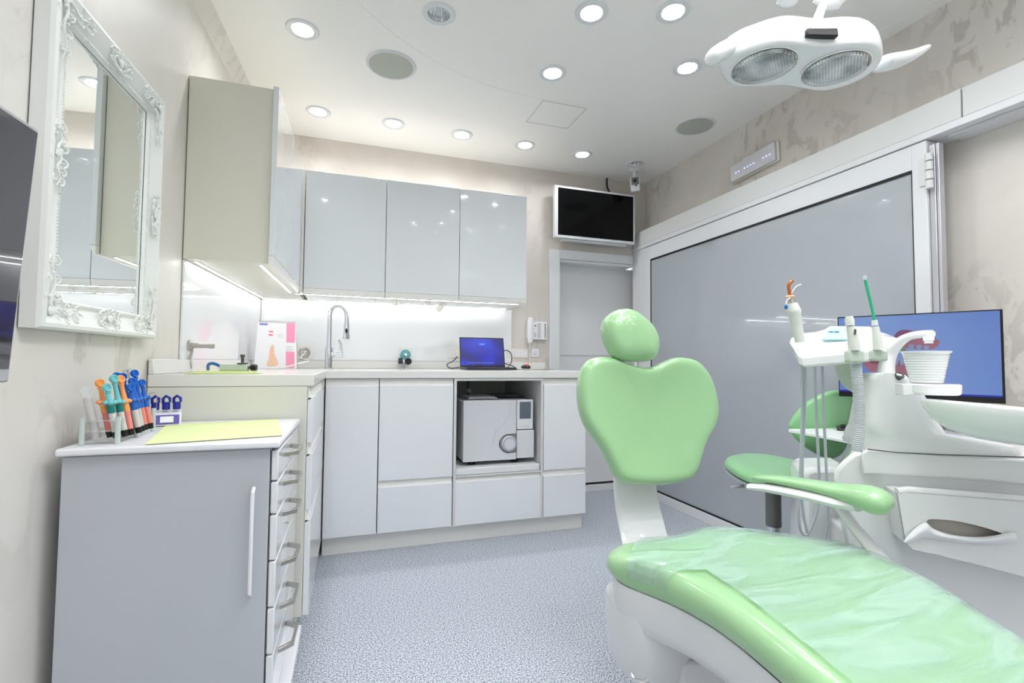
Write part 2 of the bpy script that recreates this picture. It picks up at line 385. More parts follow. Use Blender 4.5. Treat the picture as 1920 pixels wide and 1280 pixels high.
mb.box(-.45, .70, Y0-.08, Y0-.03, .95, 1.0); mb.box(.75, 1.90, Y0-.08, Y0-.03, .95, 1.0); mb.box(-.45, .70, Y0-.08, Y0-.03, 1.93, 1.98); mb.box(.75, 1.90, Y0-.08, Y0-.03, 1.93, 1.98)
struct(part('added_window_1', mb, 'frame_white', bev=.002))  # frame of the added, unseen window behind the viewer
pl = bpy.data.lights.new('added_window_portal', 'AREA'); pl.shape = 'RECTANGLE'; pl.size = 2.45; pl.size_y = 1.03; pl.cycles.is_portal = True
po = bpy.data.objects.new('added_window_portal', pl); SC.collection.objects.link(po); po.location = (.725, Y0-.09, 1.465); po.rotation_euler = (R(90), 0, R(180))  # portal guiding the sky fill through the added opening
# interior door
mb = MB(); x0 = 1.338
mb.box(x0, DX0+.012, BY-.014, BY+.05, 0, 1.766); mb.box(DX0+.012, 2.027, BY-.014, BY+.05, DZ, 1.766)
mb.box(DX0, DX0+.02, BY, BY+.14, 0, DZ); mb.box(DX0+.02, 2.03, BY, BY+.14, DZ-.02, DZ)
dframe = struct(part('trim_2', mb, 'frame_white', bev=.003))
mb = MB(); mb.box(DX0+.02, 2.10, BY+.10, BY+.13, .05, DZ-.02); door = struct(part('door_1', mb, 'matte_white'))
mb = MB(); mb.box(DX0+.02, 2.10, BY+.0975, BY+.101, 1.0, 1.004); part('panel_groove', mb, 'groove', door)
mb = MB(); mb.box(DX0+.01, 2.10, BY+.05, BY+.14, 0, .035); struct(part('trim_3', mb, 'frame_white'))
mb = MB(); mb.box(DX0+.02, 2.10, BY+.099, BY+.13, .036, .049); part('bottom_gap_strip', mb, 'rubber_and_gap', door)  # black strip stands in for the dark gap under the door
# partition of lacquered glass in a white frame under a long header
mb = MB(); mb.box(2.027, RX, 1.099, 3.205, 1.825, 1.93); mb.box(2.027, RX, -1.2, 1.094, 1.825, 1.93); struct(part('trim_4', mb, 'header_white', bev=.002))
mb = MB(); mb.box(2.020, RX, -1.2, 3.205, 1.795, 1.822); mb.box(2.06, RX, -1.2, 1.16, 1.785, 1.795); struct(part('trim_5', mb, 'frame_white', bev=.002))
XF = 2.022
fr = MB()
def rectring(mb, y0, y1, z0, z1, wl, wr, wb, wt, xa, xb):
    mb.box(xa, xb, y0, y0+wl, z0, z1); mb.box(xa, xb, y1-wr, y1, z0, z1)
    mb.box(xa, xb, y0+wl, y1-wr, z0, z0+wb); mb.box(xa, xb, y0+wl, y1-wr, z1-wt, z1)
gp = thing('glass_partition', 'large grey lacquered glass door panel in a white frame along the right wall', 'glass door', (XF, 2.1, 0))
rectring(fr, 1.208, 3.06, 0.0, 1.79, .050, .085, .060, .095, XF, XF+.06)
part('frame', fr, 'frame_white', gp, bev=.002)
g = MB(); rectring(g, 1.258, 2.977, .060, 1.696, .004, .008, .010, .012, XF+.002, XF+.01); part('gasket', g, 'rubber_and_gap', gp)
g = MB(); g.box(XF+.006, XF+.02, 1.26, 2.972, .066, 1.69); part('glass_panel', g, 'lacquer_glass', gp)
g = MB(); g.box(XF+.01, XF+.055, 1.186, 1.206, 0, 1.77); g.box(XF+.012, XF+.04, 1.174, 1.1845, 0, 1.77); part('rail_profile', g, 'silver', gp, bev=.002)
hg = MB(); hz = [1.60, 1.635, 1.67, 1.705, 1.735]
for i in range(4): hg.cyl((XF-.006, 1.196, hz[i]+.002), (XF-.006, 1.196, hz[i+1]-.002), .012, 16)
hg.box(XF-.004, XF+.004, 1.21, 1.232, 1.62, 1.72)
part('hinge', hg, 'header_white', gp, bev=.001)
# black gap at the floor side of the glass already in the gasket; plain stub wall closing the corner
mb = MB(); mb.box(2.03, RX, 3.065, BY, 0, 1.82); struct(part('trim_6', mb, 'frame_white'))

# ================================================================== CEILING FITTINGS
def downlight(x, y, z, lit, label, group):
    t = thing('downlight', label, 'ceiling light', (x, y, z), group)
    mb = MB(); mb.lathe([(.0435, .004), (.0435, -.004), (.049, -.006), (.062, -.006), (.066, -.003), (.067, 0)], (x, y, z), cap=False, seg=40); part('trim_ring', mb, 'frame_white', t)
    mb = MB()
    n = 36; rg = []
    for r, h in ((.0435, 0), (.036, .03), (.024, .05)):
        rg.append([(x+(r*(1-(.06 if k % 2 else 0)))*math.cos(2*math.pi*k/n), y+(r*(1-(.06 if k % 2 else 0)))*math.sin(2*math.pi*k/n), z+h) for k in range(n)])
    if lit:
        mb.loft(rg[:2], cap=False); part('reflector', mb, 'reflector', t, flat=True)
        mb = MB(); mb.lathe([(.0385, .017), (.028, .014), (.001, .013)], (x, y, z), seg=24, cap=False); part('lamp_lens', mb, 'lamp_on', t)
    else:
        mb.loft(rg, cap=False); part('reflector', mb, 'reflector', t, flat=True)
        mb = MB(); mb.lathe([(.024, .05), (.012, .045), (.001, .044)], (x, y, z), seg=24, cap=False); part('lamp_lens', mb, 'clear_plastic', t)
    return t
LBL = {0: 'lit downlight above the corner wall cabinet, left of the round speaker', 1: 'unlit downlight with bare silver reflector near the top middle of the ceiling',
       2: 'lit downlight at the top of the photo, left one of the close pair', 3: 'lit downlight at the top of the photo nearest the operating lamp stem',
       4: 'lit downlight in the ceiling middle just before the square hatch', 5: 'lit downlight beside the left handle of the operating lamp'}
zz = lambda x, y: H+.0012 if (x, y) in inner else H
for i, (x, y) in enumerate(ROWS): downlight(x, y, zz(x, y), i != 1, LBL[i], 'ceiling downlights')
BL = ['lit downlight in the back row, first from the left cabinets', 'lit downlight in the back row, second from the left', 'lit downlight in the back row, third from the left',
      'lit downlight in the back row, fourth from the left', 'lit downlight in the back row, above the wall television', 'unlit downlight in the back row above the security camera']
for i, (x, y) in enumerate(BACKROW): downlight(x, y, H, i != 5, BL[i], 'ceiling downlights')
for i, (x, y) in enumerate(REAR): downlight(x, y, zz(x, y), True, 'lit downlight further back in the ceiling, out of the photo', 'ceiling downlights behind the viewer')
for (x, y, lb) in ((.149, 2.297, 'round flush ceiling speaker with grey grille above the wall cabinets'), (1.882, 2.314, 'round flush ceiling speaker with grey grille near the right wall')):
    t = thing('ceiling_speaker', lb, 'speaker', (x, y, H), 'ceiling speakers')
    mb = MB(); mb.lathe([(.102, 0), (.102, -.006), (.108, -.008), (.114, -.004), (.116, 0)], (x, y, H), cap=False, seg=48); part('rim', mb, 'frame_white', t)
    mb = MB(); mb.lathe([(.103, -.002), (.103, -.005), (.001, -.006)], (x, y, H), cap=False, seg=48); part('grille', mb, 'speaker_mesh', t)
q = [PZ(a, b, H) for a, b in ((1018, 188), (1103, 202), (1063, 241), (985, 228))]
mb = MB(); mb.plate([(.937, 2.347, H-.001), (1.194, 2.345, H-.001), (1.190, 2.592, H-.001), (.930, 2.594, H-.001)], [[(.9395, 2.3495, H-.001), (1.1915, 2.3475, H-.001), (1.1875, 2.5895, H-.001), (.9325, 2.5915, H-.001)]], thick=(0, 0, .002))
tag(part('access_hatch', mb, 'groove'), 'thin square outline of a flush access hatch in the ceiling', 'hatch')

# ================================================================== BASE UNITS
YF = 2.52; XS = -.12; TZ = .861
def front(mb, x0, x1, z0, z1, y=YF, th=.018): mb.box(x0+.0015, x1-.0015, y, y+th, z0, z1)
def grip(mb, x0, x1, z0, z1, y=YF):
    mb.loft([[(x, y+.017, z1), (x, y+.017, z0-.01), (x, y+.006, z0-.002), (x, y+.012, z0+.006), (x, y+.014, z1)] for x in (x0+.0015, x1-.0015)])
def base(name, label, x0, x1, kind):
    t = thing(name, label, 'cabinet', ((x0+x1)/2, YF+.02, 0), 'base cabinets along the back wall')
    mb = MB()
    if kind != 'niche': mb.box(x0+.0005, x1-.0005, YF+.02, BY-.01, .09, TZ-.001)
    else:
        for a in ((x0+.0005, x0+.014, .09, TZ-.001), (x1-.014, x1-.0005, .09, TZ-.001), (x0+.014, x1-.014, TZ-.014, TZ-.001)): mb.box(a[0], a[1], YF-.002, BY-.03, a[2], a[3])
        mb.box(x0+.014, x1-.014, YF-.002, BY-.03, .345, .352); mb.box(x0+.001, x1-.001, BY-.03, BY-.01, .09, TZ-.001); mb.box(x0+.014, x1-.014, YF+.02, BY-.03, .09, .1)
    part('carcass', mb, 'cream' if kind != 'niche' else 'niche_white', t)
    if kind == 'tall':
        mb = MB(); front(mb, x0, x1, .095, .824); d = part('door', mb, 'gloss_white', t, bev=.0015)
        mb = MB(); grip(mb, x0, x1, .824, .858); part('grip_rail', mb, 'cream', d)
    if kind == 'door_drawer':
        mb = MB(); front(mb, x0, x1, .351, .824); d = part('door', mb, 'gloss_white', t, bev=.0015)
        mb = MB(); grip(mb, x0, x1, .824, .858); part('grip_rail', mb, 'cream', d)
    if kind != 'tall':
        mb = MB(); front(mb, x0, x1, .095, .319); d = part('drawer', mb, 'gloss_white', t, bev=.0015)
        mb = MB(); grip(mb, x0, x1, .319, .348); part('grip_rail', mb, 'cream', d)
    return t
mat('niche_white', rgb(214, 214, 212), .45)
base('base_cabinet', 'tall white gloss cabinet door in the inner corner below the tap', -.118, .134, 'tall')
base('base_cabinet', 'white gloss cabinet with door over one drawer, left of the sterilizer niche', .136, .512, 'door_drawer')
base('base_cabinet', 'open niche cabinet holding the sterilizer above a wide drawer', .514, 1.018, 'niche')
base('base_cabinet', 'narrow white gloss cabinet right of the sterilizer niche, beside the green chair', 1.020, 1.2815, 'door_drawer')
mb = MB(); mb.box(-.118, 1.277, 2.565, BY-.01, 0, .089); mb.prism([(-.55, 1.83), (-.16, 1.83), (-.16, 2.56), (-.53, 2.56)], 0, .0, None) if False else None
tag(part('plinth', mb, 'cream'), 'long cream plinth under the back base cabinets', 'plinth')
# side run
t = thing('drawer_cabinet', 'side base cabinet with three white gloss drawers behind the trolley', 'cabinet', (-.35, 1.8, 0))
mb = MB(); mb.prism([(lwx(1.787)+.003, 1.787), (XS-.020, 1.787), (XS-.020, 2.505), (-.122, 2.53), (-.122, BY-.01), (lwx(BY)+.006, BY-.01)], .095, TZ-.001); part('carcass', mb, 'cream_base', t, bev=.001)
mb = MB(); mb.prism([(lwx(1.8)+.02, 1.84), (-.17, 1.84), (-.17, 2.6), (-.5, 2.6)], 0, .094); part('plinth', mb, 'cream', t)
for z0, z1 in ((.668, .822), (.446, .632), (.097, .412)):
    mb = MB(); mb.box(XS-.019, XS, 1.79, 2.50, z0, z1); d = part('drawer', mb, 'gloss_white', t, bev=.0015)
    mb = MB(); mb.loft([[(XS-.0185, y, z1+.036), (XS-.0185, y, z1-.01), (XS-.006, y, z1-.002), (XS-.012, y, z1+.006), (XS-.014, y, z1+.030)] for y in (1.79, 2.50)]); part('grip_rail', mb, 'cream', d)
# worktop
mb = MB(); mb.prism([(lwx(1.786)+.003, 1.786), (XS, 1.786), (XS, 2.512), (1.292, 2.512), (1.292, BY-.004), (lwx(BY)+.005, BY-.004)], TZ, .900)
tag(part('worktop', mb, 'worktop', bev=.0025), 'continuous off-white L-shaped worktop on the base cabinets', 'worktop')
mb = MB(); mb.loft([[(lwx(y)+.004, y, .9005), (lwx(y)+.020, y, .9005), (lwx(y)+.016, y, .948), (lwx(y)+.004, y, .948)] for y in (1.786, BY-.03)])
mb.box(lwx(BY)+.02, 1.303, BY-.018, BY-.002, .9005, .948)
tag(part('upstand', mb, 'worktop', bev=.002), 'low off-white upstand strip at the back of the worktop', 'upstand')
mb = MB(); mb.loft([[(lwx(y)+.002, y, .949), (lwx(y)+.008, y, .949), (lwx(y)+.008, y, 1.309), (lwx(y)+.002, y, 1.309)] for y in (2.03, BY-.004)])
tag(part('splashback', mb, 'splash'), 'white glass splashback on the left wall under the corner wall cabinet', 'splashback')
mb = MB(); mb.box(lwx(BY)+.01, 1.054, BY-.008, BY-.002, .95, 1.309)
tag(part('splashback', mb, 'splash'), 'long white glass splashback on the back wall behind the tap', 'splashback')

# ================================================================== WALL CABINETS
Z0, Z1 = 1.312, 1.990
def sx(y): return -.285 + (y-2.0)*.022
t = thing('wall_cabinet', 'corner wall cabinet on the left wall with beige end panel', 'cabinet', (-.45, 2.2, Z0))
mb = MB(); mb.prism([(lwx(2.024)+.004, 2.024), (sx(2.024)-.021, 2.024), (sx(3.2)-.021, BY-.004), (lwx(BY)+.004, BY-.004)], Z0, Z1); part('carcass', mb, 'cream_side', t, bev=.001)
for k, (ya, yb) in enumerate(((2.0, 2.40), (2.403, 2.812))):
    mb = MB(); mb.prism([(sx(ya)-.019, ya), (sx(ya), ya), (sx(yb), yb), (sx(yb)-.019, yb)], Z0+.028, Z1); d = part('door', mb, 'gloss_glass', t, bev=.0015)
    mb = MB(); mb.loft([[(sx(y)-.019, y, Z0+.027), (sx(y)-.019, y, Z0-.005), (sx(y)-.014, y, Z0-.005), (sx(y)-.006, y, Z0+.012), (sx(y)-.002, y, Z0+.027)] for y in (ya, yb)]); part('grip_rail', mb, 'cream', d)
def led(mb1, mb2, a, b, step=.014, w=.006):
    a = Vector(a); b = Vector(b); L = (b-a).length; d = (b-a)/L; s = Vector((-d.y, d.x, 0))
    mb1.prism([tuple((a-s*w)[:2]), tuple((b-s*w)[:2]), tuple((b+s*w)[:2]), tuple((a+s*w)[:2])], a.z-.003, a.z-.0005)
    n = int(L/step)
    for i in range(n):
        c = a + d*(step*(i+.5)); h = .0032
        mb2.prism([(c.x-h, c.y-h), (c.x+h, c.y-h), (c.x+h, c.y+h), (c.x-h, c.y+h)], a.z-.0045, a.z-.0028)
def ledstrip(label, a, b):
    t = thing('led_strip', label, 'light strip', ((a[0]+b[0])/2, (a[1]+b[1])/2, a[2]), 'light strips under the wall cabinets')
    m1, m2 = MB(), MB(); led(m1, m2, a, b); part('strip', m1, 'frame_white', t); part('diodes', m2, 'diode', t, flat=True)
ledstrip('light strip under the corner cabinet along the left wall', (lwx(2.06)+.032, 2.06, Z0), (lwx(3.16)+.032, 3.16, Z0))
ledstrip('light strip under the front edge of the corner cabinet', (-.338, 2.05, Z0), (-.318, 2.84, Z0))
YU = 2.836
CU = [-.258, .172, .600, 1.0295]
for i, (a, b) in enumerate(zip(CU[:-1], CU[1:])):
    lb = ['left white gloss wall cabinet above the tap', 'middle white gloss wall cabinet above the laptop end of the counter', 'right white gloss wall cabinet nearest the television'][i]
    t = thing('wall_cabinet', lb, 'cabinet', ((a+b)/2, YU+.02, Z0), 'white wall cabinets on the back wall')
    mb = MB(); mb.box(a+.0005, b-.0005, YU+.021, BY-.004, Z0, Z1-.004); part('carcass', mb, 'cream', t)
    mb = MB(); mb.box(a+.0015, b-.0015, YU, YU+.02, Z0+.030, Z1); d = part('door', mb, 'gloss_glass', t, bev=.0015)
    mb = MB(); mb.loft([[(x, YU+.020, Z0+.029), (x, YU+.020, Z0), (x, YU+.013, Z0), (x, YU+.006, Z0+.012), (x, YU+.002, Z0+.029)] for x in (a+.0015, b-.0015)]); part('grip_rail', mb, 'cream', d)
mb = MB(); mb.box(-.2745, -.260, 2.822, YU+.03, Z0, Z1-.002); tag(part('filler_strip', mb, 'cream'), 'narrow upright filler strip in the corner between the wall cabinets', 'filler strip')
ledstrip('light strip under the front of the back wall cabinets', (-.30, 2.868, Z0), (1.0, 2.868, Z0))
ledstrip('light strip under the rear of the back wall cabinets', (-.50, 3.165, Z0), (1.01, 3.165, Z0))
for i, (u, v, k) in enumerate(((700, 562, 0), (741, 566, 1), (771, 567, 0), (802, 568, 0), (826, 575, 2))):  # small beige shapes set under the back cabinets
    p = PY(u, 562, 3.0); mb = MB(); x = p.x
    if k == 0: mb.lathe([(.018, Z0-.0005), (.018, Z0-.006), (.006, Z0-.009), (.004, Z0-.014)], (x, 3.0, 0), seg=18)
    if k == 1: mb.lathe([(.018, Z0-.0005), (.020, Z0-.006), (.014, Z0-.018), (.012, Z0-.026)], (x, 3.0, 0), seg=18)
    if k == 2: mb.tube([(x+.03, 3.0, Z0-.004), (x+.01, 2.985, Z0-.014), (x-.02, 2.96, Z0-.045)], [.005, .014, .018], 14)
    tag(part('underside_shape', mb, 'beige_plastic'), ['leftmost small beige shape', 'small beige cup shape', 'middle small beige shape', 'flat small beige shape next to the slanting funnel', 'slanting beige funnel shape'][i] + ' under the back wall cabinets', 'holder', 'small shapes under the wall cabinets')

# ================================================================== TROLLEY
TX0, TX1, TY0, TY1 = -.594, -.182, 1.315, 1.772
t = thing('drawer_trolley', 'low grey-white trolley cabinet with six steel-handled drawers in the left foreground', 'trolley', (-.39, 1.55, 0))
mb = MB(); mb.box(TX0, TX1, TY0+.018, TY1-.002, .086, .735); part('body', mb, 'grey_panel', t, bev=.001)
mb = MB(); mb.box(TX0+.001, TX1-.0015, TY0, TY0+.017, .088, .733); dd = part('door', mb, 'grey_panel', t, bev=.002)
mb = MB(); hx = -.2165
mb.tube([(hx, TY0-.001, .389), (hx, TY0-.016, .398), (hx, TY0-.018, .415), (hx, TY0-.018, .615), (hx, TY0-.016, .632), (hx, TY0-.001, .641)], .0045, 8); part('handle', mb, 'white_board', dd)
mb = MB(); mb.box(TX0-.006, -.160, TY0-.016, 1.778, .736, .753); part('top', mb, 'white_board', t, bev=.005)
zs = [.727, .651, .571, .460, .349, .238, .100]
for i in range(6):
    z1, z0 = zs[i], zs[i+1]+.004
    mb = MB(); mb.box(TX1+.002, -.164, TY0+.001, TY1-.004, z0, z1); d = part('drawer', mb, 'gloss_white', t, bev=.003)
    mb = MB(); zh = z1 - .028 if i < 3 else z1-.045
    xx = -.164; yy0, yy1 = 1.42, 1.56
    dz = .0
    pts = [(xx, yy0, zh), (xx+.030, yy0+.025, zh), (xx+.032, yy1-.025, zh), (xx, yy1, zh)]
    rings = []
    for k, p in enumerate(pts):
        ox = .0035; rings.append([(p[0]+(ox if k in (1, 2) else 0), p[1]-(.004 if k < 2 else -.004), p[2]-.006), (p[0]-(ox if k in (1, 2) else 0), p[1]+(.004 if k < 2 else -.004), p[2]-.006),
                                  (p[0]-(ox if k in (1, 2) else 0), p[1]+(.004 if k < 2 else -.004), p[2]+.006), (p[0]+(ox if k in (1, 2) else 0), p[1]-(.004 if k < 2 else -.004), p[2]+.006)])
    mb.loft(rings); part('handle', mb, 'steel', d, bev=.001)
mb = MB(); mb.box(TX0, -.138, TY0-.02, 1.775, .052, .076); part('base_board', mb, 'white_board', t, bev=.001)
for x in (-.54, -.22):
    for y in (1.38, 1.70):
        mb = MB(); mb.cyl((x-.012, y, .0265), (x+.012, y, .0265), .0262, 18); mb.box(x-.016, x+.016, y-.01, y+.01, .03, .053); part('caster', mb, 'black', t)
TT = .7535
mb = MB(); g = 12
Q = [PZ(272, 834, TT), PZ(530, 817, TT), PZ(520, 787, TT), PZ(312, 797, TT)]
Vv = [[None]*(g+1) for _ in range(g+1)]
for i in range(g+1):
    for j in range(g+1):
        a = i/g; b = j/g; p = (Q[0]*(1-a)+Q[1]*a)*(1-b) + (Q[3]*(1-a)+Q[2]*a)*b
        p.z = TT + .0012 + .0008*math.sin(a*9)*math.sin(b*7); Vv[i][j] = mb.bm.verts.new(p)
for i in range(g):
    for j in range(g): mb.face([Vv[i][j], Vv[i+1][j], Vv[i+1][j+1], Vv[i][j+1]])
ex = bmesh.ops.extrude_face_region(mb.bm, geom=mb.bm.faces[:]); bmesh.ops.translate(mb.bm, vec=(0, 0, .0008), verts=[v for v in ex['geom'] if isinstance(v, bmesh.types.BMVert)])
tag(part('paper_mat', mb, 'green_paper'), 'yellow-green paper mat lying on top of the white trolley', 'paper')

# syringe rack
RK = [PZ(154, 836, TT), PZ(214, 834, TT), PZ(258, 821, TT), PZ(290, 809, TT)]
ra = Vector((RK[1].x+.01, RK[1].y-.01, 0)); rb = Vector((RK[3].x-.005, RK[3].y, 0))
# rack long direction runs from near leg to far leg, short direction towards the wall
t = thing('syringe_rack', 'clear acrylic two-tier rack of dental syringes on the trolley', 'rack', (-.53, 1.45, TT))
rx0, rx1, ry0, ry1 = -.572, -.505, 1.345, 1.555
for (x, y) in ((rx0, ry0), (rx1, ry0), (rx1, (ry0+ry1)/2), (rx1, ry1), (rx0, ry1)):
    mb = MB(); mb.cyl((x, y, TT+.0005), (x, y, TT+.062), .0055, 12); part('leg', mb, 'acrylic_leg', t)
for z in (.052, .028):
    mb = MB(); holes = []
    for yy in [ry0+.03+k*.03 for k in range(6)]:
        for xx in (rx0+.02, rx0+.046): holes.append(circ(xx, yy, .010, TT+z, 14))
    mb.plate([(rx0, ry0, TT+z), (rx1, ry0, TT+z), (rx1, ry1, TT+z), (rx0, ry1, TT+z)], holes, thick=(0, 0, .003)); part('tier', mb, 'acrylic', t)
mb = MB(); mb.box(rx0, rx1, ry0, ry1, TT+.0055, TT+.008); part('bottom_tier', mb, 'acrylic', t)
def syringe(x, y, cap, dark, body, paste, h, label, lean=(-.22, -.02)):
    b0 = Vector((x, y, TT+.012)); d = Vector((lean[0], lean[1], 1)).normalized()
    t = thing('dental_syringe', label, 'syringe', b0, 'dental syringes in the clear rack')
    q = lambda s: b0 + d*s
    mb = MB(); mb.tube([q(.0), q(.014)], [.0065, .0075], 12); part('tip_cap', mb, 'black', t)
    mb = MB(); mb.tube([q(.0145), q(.060)], .0068, 12); part('barrel', mb, paste, t)
    mb = MB(); mb.tube([q(.058), q(.076)], .0075, 12); mb.tube([q(.0765), q(.080)], .009, 12); part('collar', mb, dark, t)
    mb = MB()
    for a in (0, 1.05, 2.1, 3.14, 4.2, 5.2): mb.sphere(q(.083)+Vector((.009*math.cos(a), .009*math.sin(a), 0)), .006, 10, (1, 1, .8))
    mb.sphere(q(.083), .009, 12, (1, 1, .6)); part('finger_grip', mb, cap, t)
    mb = MB(); mb.tube([q(.084), q(.1), q(h-.016), q(h-.010)], [.0065, .005, .0045, .007], 12)
    M = frame(q(h), (0, 1, 0), (1, -.5, .2)); mb.lathe([(.0001, -.004), (.009, -.004), (.0105, 0), (.009, .004), (.006, .0035), (.005, .0015), (.0001, .0015)], M=M, seg=20); part('plunger', mb, cap, t)
sy = [(-.530, 1.375, 'orange', 'orange', 'orange', 'pink_paste', .128, 'orange syringe at the near wall side of the rack'),
      (-.512, 1.360, 'teal', 'teal_dark', 'teal', 'grey_paste', .118, 'shorter light teal syringe at the near end of the rack'),
      (-.505, 1.385, 'teal', 'teal_dark', 'teal', 'grey_paste', .138, 'taller light teal syringe near the front of the rack'),
      (-.500, 1.405, 'orange', 'orange', 'orange', 'pink_paste', .136, 'orange syringe just right of the tall teal one'),
      (-.520, 1.440, 'blue_cap', 'blue_cap', 'blue', 'grey_paste', .142, 'blue syringe behind the right orange one'),
      (-.518, 1.468, 'blue_cap', 'blue_cap', 'blue', 'pink_paste', .140, 'blue syringe with a pink spot on its round thumb end'),
      (-.495, 1.436, 'blue_cap', 'blue_cap', 'blue', 'grey_paste', .114, 'shortest blue syringe at the front of the blue cluster'),
      (-.498, 1.462, 'blue_cap', 'blue_cap', 'blue', 'grey_paste', .128, 'medium blue syringe right behind the shortest one'),
      (-.500, 1.490, 'blue_cap', 'blue_cap', 'blue', 'pink_paste', .148, 'tallest blue syringe of the cluster'),
      (-.498, 1.518, 'blue_cap', 'blue_cap', 'blue', 'pink_paste', .122, 'rightmost blue syringe at the far end of the rack')]
for s in sy: syringe(*s, lean=(-.20, .0))
t = thing('clear_syringe', 'clear flat-ended syringe leaning at the near corner of the rack', 'syringe', (-.555, 1.365, TT+.01))
mb = MB(); mb.tube([(-.552, 1.365, TT+.012), (-.572, 1.362, TT+.105)], .0085, 14); part('barrel', mb, 'grey_paste', t)
mb = MB(); mb.lathe([(.0001, -.003), (.013, -.003), (.013, .003), (.0001, .003)], M=frame((-.574, 1.362, TT+.117), (0, 1, 0), (.9, -.5, .1)), seg=20); part('thumb_disc', mb, 'clear_plastic', t)
t = thing('slim_syringe', 'slim white syringe with T-shaped plunger rising behind the blue ones', 'syringe', (-.525, 1.50, TT+.01))
mb = MB(); mb.tube([(-.520, 1.50, TT+.012), (-.532, 1.50, TT+.10)], .0062, 12); part('barrel', mb, 'paper', t)
mb = MB(); mb.tube([(-.532, 1.50, TT+.10), (-.548, 1.50, TT+.165)], .0025, 8); mb.lathe([(.0001, -.001), (.011, -.001), (.011, .001), (.0001, .001)], M=frame((-.548, 1.50, TT+.166), (0, 1, 0), (-.3, -.2, 1)), seg=16); part('plunger', mb, 'silver', t)
# capsule box behind the rack
t = thing('capsule_box', 'white and purple tray of navy blue plastic capsules behind the syringe rack', 'box', (-.53, 1.66, TT))
M = frame((-.515, 1.655, TT+.002), (.96, .28, 0), (0, 0, 1))
mb = MB(); mb.loft([[M @ Vector(p) for p in ((-.06, 0, 0), (.045, 0, 0), (.045, .06, 0), (-.06, .06, 0))], [M @ Vector(p) for p in ((-.06, .012, .032), (.045, .012, .032), (.045, .06, .044), (-.06, .06, .044))]]); part('tray', mb, 'white_board', t, bev=.002)
mb = MB(); mb.loft([[M @ Vector(p) for p in ((-.020, .0005, .004), (.040, .0005, .004), (.040, .0105, .030), (-.020, .0105, .030))], [M @ Vector(p) for p in ((-.020, -.001, .0045), (.040, -.001, .0045), (.040, .009, .0305), (-.020, .009, .0305))]]); part('label_plate', mb, 'purple', t)
mb = MB(); mb.loft([[M @ Vector(p) for p in ((-.006, -.0012, .009), (.026, -.0012, .009), (.026, .006, .026), (-.006, .006, .026))], [M @ Vector(p) for p in ((-.006, -.002, .0092), (.026, -.002, .0092), (.026, .0052, .0262), (-.006, .0052, .0262))]]); part('label_window', mb, 'paper', t)
for i in range(4):
    p = M @ Vector((-.045+.026*i, .032, .044)); t2 = thing('capsule', ['leftmost', 'second', 'third', 'rightmost'][i] + ' navy blue hooked capsule in the white tray behind the rack', 'capsule', p, 'navy capsules in the tray')
    mb = MB(); mb.tube([p, p+Vector((0, 0, .012)), p+Vector((0, 0, .022))], .010, 12); part('body', mb, 'navy', t2)
    mb = MB(); mb.tube([p+Vector((-.008, 0, .018)), p+Vector((-.008, -.002, .032)), p+Vector((0, -.004, .040)), p+Vector((.010, -.006, .034)), p+Vector((.012, -.008, .022))], [.004, .004, .004, .004, .003], 8); part('hook', mb, 'navy', t2)
mb = MB(); c0 = Vector((-.545, 1.665, TT+.05)); mb.tube([c0+Vector((-.012, 0, 0)), c0+Vector((-.013, 0, .03)), c0+Vector((-.008, 0, .045)), c0+Vector((.004, 0, .048)), c0+Vector((.011, 0, .04)), c0+Vector((.011, 0, 0))], .0012, 6)
tag(part('wire_loop', mb, 'steel'), 'thin bent wire loop standing above the capsule tray', 'wire')

# ================================================================== MIRROR + LEFT SCREEN
def WL(y, z, t): return Vector((lwx(y)+t, y, z))
ym0, ym1, zm0, zm1 = 1.222, 1.745, 1.015, 1.745
t = thing('wall_mirror', 'tall mirror in a wide ornate carved white frame on the left wall', 'mirror', WL(1.48, 1.38, 0))
prof = [(0, .016), (.004, .024), (.010, .026), (.016, .022), (.022, .026), (.040, .034), (.056, .040), (.064, .038), (.068, .030), (.068, .003)]
rings = []
iy0, iy1, iz0, iz1 = ym0+.066, ym1-.066, zm0+.062, zm1-.066
for o, h in prof: rings.append([WL(iy0-o, iz0-o, h), WL(iy1+o, iz0-o, h), WL(iy1+o, iz1+o, h), WL(iy0-o, iz1+o, h)])
mb = MB()
VV = [[mb.bm.verts.new(p) for p in r] for r in rings]
for i in range(len(VV)-1):
    for j in range(4): mb.face([VV[i][j], VV[i][(j+1) % 4], VV[i+1][(j+1) % 4], VV[i+1][j]])
def beads(mb, a, b, n):
    for i in range(n): p = a.lerp(b, (i+.5)/n); bmesh.ops.create_icosphere(mb.bm, subdivisions=1, radius=.0028, matrix=Matrix.Translation(p))
part('frame', mb, 'mirror_frame', t, ang=25)
mb = MB(); o = .007; h = .026
for a, b, n in (((iy0-o, iz0-o), (iy1+o, iz0-o), 58), ((iy0-o, iz1+o), (iy1+o, iz1+o), 58), ((iy0-o, iz0-o), (iy0-o, iz1+o), 86), ((iy1+o, iz0-o), (iy1+o, iz1+o), 86)):
    beads(mb, WL(a[0], a[1], h), WL(b[0], b[1], h), n)
part('bead_moulding', mb, 'mirror_frame', t)
mb = MB(); mb.loft([[WL(iy0-.003, iz0-.003, x), WL(iy1+.003, iz0-.003, x), WL(iy1+.003, iz1+.003, x), WL(iy0-.003, iz1+.003, x)] for x in (.004, .015)]); part('mirror_glass', mb, 'mirror', t, flat=True)
